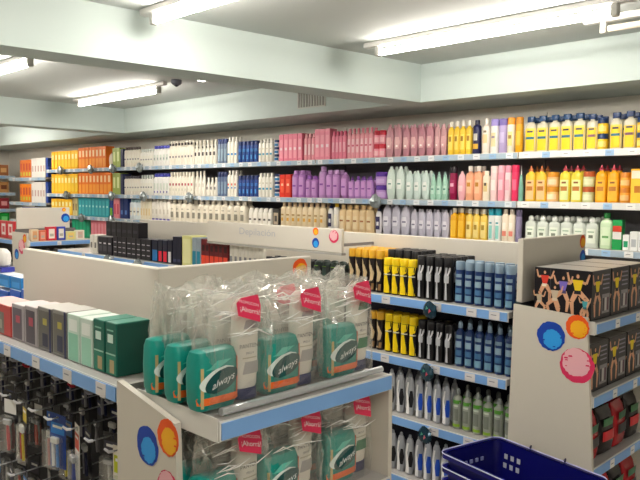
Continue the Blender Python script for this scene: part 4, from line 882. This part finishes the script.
# ---- shopping baskets
def basket(z, P0, P1, L, label, h=.2):
    """rim corners: P0 -> P1 short side, long side to the right"""
    e1 = (P1-P0); e1 = Vector((e1.x, e1.y, 0)); sh = e1.length; e1.normalize(); e2 = Vector((e1.y, -e1.x, 0))
    t = thing('shopping_basket', label, 'shopping basket', (P0.x, P0.y, z), math.atan2(e2.y, e2.x))
    # local x along the long side, local y along the short side
    bm = M('#0d0e58', .25); W_, D_ = L, sh
    def ringp(x0, x1, y0, y1, z_, r=.03, n=4):
        out = []
        for cx, cy, a0 in ((x1-r, y0+r, -PI/2), (x1-r, y1-r, 0), (x0+r, y1-r, PI/2), (x0+r, y0+r, PI)):
            for k in range(n+1):
                a = a0+PI/2*k/n; out.append((cx+r*math.cos(a), cy+r*math.sin(a), z_))
        return out
    A = ringp(0, W_, 0, D_, 0); n = len(A)
    Bt = ringp(.035, W_-.035, .03, D_-.03, -h)
    A2 = ringp(.006, W_-.006, .006, D_-.006, 0); B2 = ringp(.041, W_-.041, .036, D_-.036, -h+.005)
    b = MB(); vs = A+Bt+A2+B2
    fs = []
    for i in range(n):
        j = (i+1) % n
        fs += [[n+i, n+j, j, i], [2*n+i, 2*n+j, 3*n+j, 3*n+i], [i, j, 2*n+j, 2*n+i]]
    fs += [[n+i for i in range(n)][::-1], [3*n+i for i in range(n)]]
    b.add(vs, fs, bm); o = link('basket_body', b.mesh('basket_body'), t)
    r = MB(); R1 = ringp(-.012, W_+.012, -.012, D_+.012, .004, .035); R2 = ringp(-.012, W_+.012, -.012, D_+.012, -.014, .035); R3 = ringp(.002, W_-.002, .002, D_-.002, .004, .03)
    fs = []
    for i in range(n):
        j = (i+1) % n; fs += [[n+i, n+j, j, i], [i, j, 2*n+j, 2*n+i]]
    r.add(R1+R2+R3, fs, M('#12136a', .22)); link('rim', r.mesh('rim'), t)
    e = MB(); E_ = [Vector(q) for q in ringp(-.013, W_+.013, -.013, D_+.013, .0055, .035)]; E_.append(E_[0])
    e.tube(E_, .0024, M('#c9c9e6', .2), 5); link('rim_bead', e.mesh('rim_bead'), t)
    # light gaps punched in the far long and the short walls, drawn as holes rows
    g = MB()
    for row, zz in enumerate((-.05, -.085)):
        for k in range(3):
            q = (-zz)/h; x = .055+k*.032
            g.box(x, x+.016, D_-.0365-.03*(-zz/h-.0)+.028, D_-.0355-.03*(-zz/h)+.0285, zz-.012, zz+.008, M('#b9bcc8'))
    for row, zz in enumerate((-.055,)):
        for k in range(4): g.box(.0065+.035*(.27), .0075+.035*.27+.004, .1+k*.03, .114+k*.03, zz-.008, zz+.006, M('#8f96c8'))
    link('vent_holes', g.mesh('vent_holes', False), t)
    for s_ in (.30, .62):
        c = MB().tube([(W_*s_, D_+.004, -.004), (W_*s_, D_+.022, .004), (W_*s_+.012, D_+.014, .016), (W_*s_+.02, D_, .012)], .004, M('#12123c', .3), 6); link('handle_clip', c.mesh('handle_clip'), t)
    hh = MB().tube([(.09, .0, -.01), (.1, .05, -.035), (W_-.1, .05, -.035), (W_-.09, 0, -.01)], .006, M('#11125c', .25), 6); link('handle', hh.mesh('handle'), t)
    return t
def on_z(u, v, z):
    d = ray(u, v); return EYE + d*((z-EYE.z)/d.z)
zr = .60
P0, P1 = on_z(443, 453, zr), on_z(497, 438.5, zr)
sg = MB()
basket(zr, P0, P1, .50, 'topmost navy plastic shopping basket of the stack at lower right')
for k in range(1, 8):
    basket(zr-.055*k, P0, P1, .50, 'navy shopping basket in the stack, %s below the top one' % ('directly' if k == 1 else ORD[k]+' level'), h=.2 if zr-.055*k > .21 else .2)

# ------------------------------------------------------------------ light and view
w = bpy.data.worlds.new('World'); S.world = w; w.use_nodes = True
w.node_tree.nodes['Background'].inputs[0].default_value = (.9, .95, 1, 1); w.node_tree.nodes['Background'].inputs[1].default_value = .1
S.view_settings.view_transform = 'Standard'; S.view_settings.look = 'None'; S.view_settings.exposure = -0.42; S.view_settings.gamma = 1
S.view_settings.use_curve_mapping = False
S.render.film_transparent = False
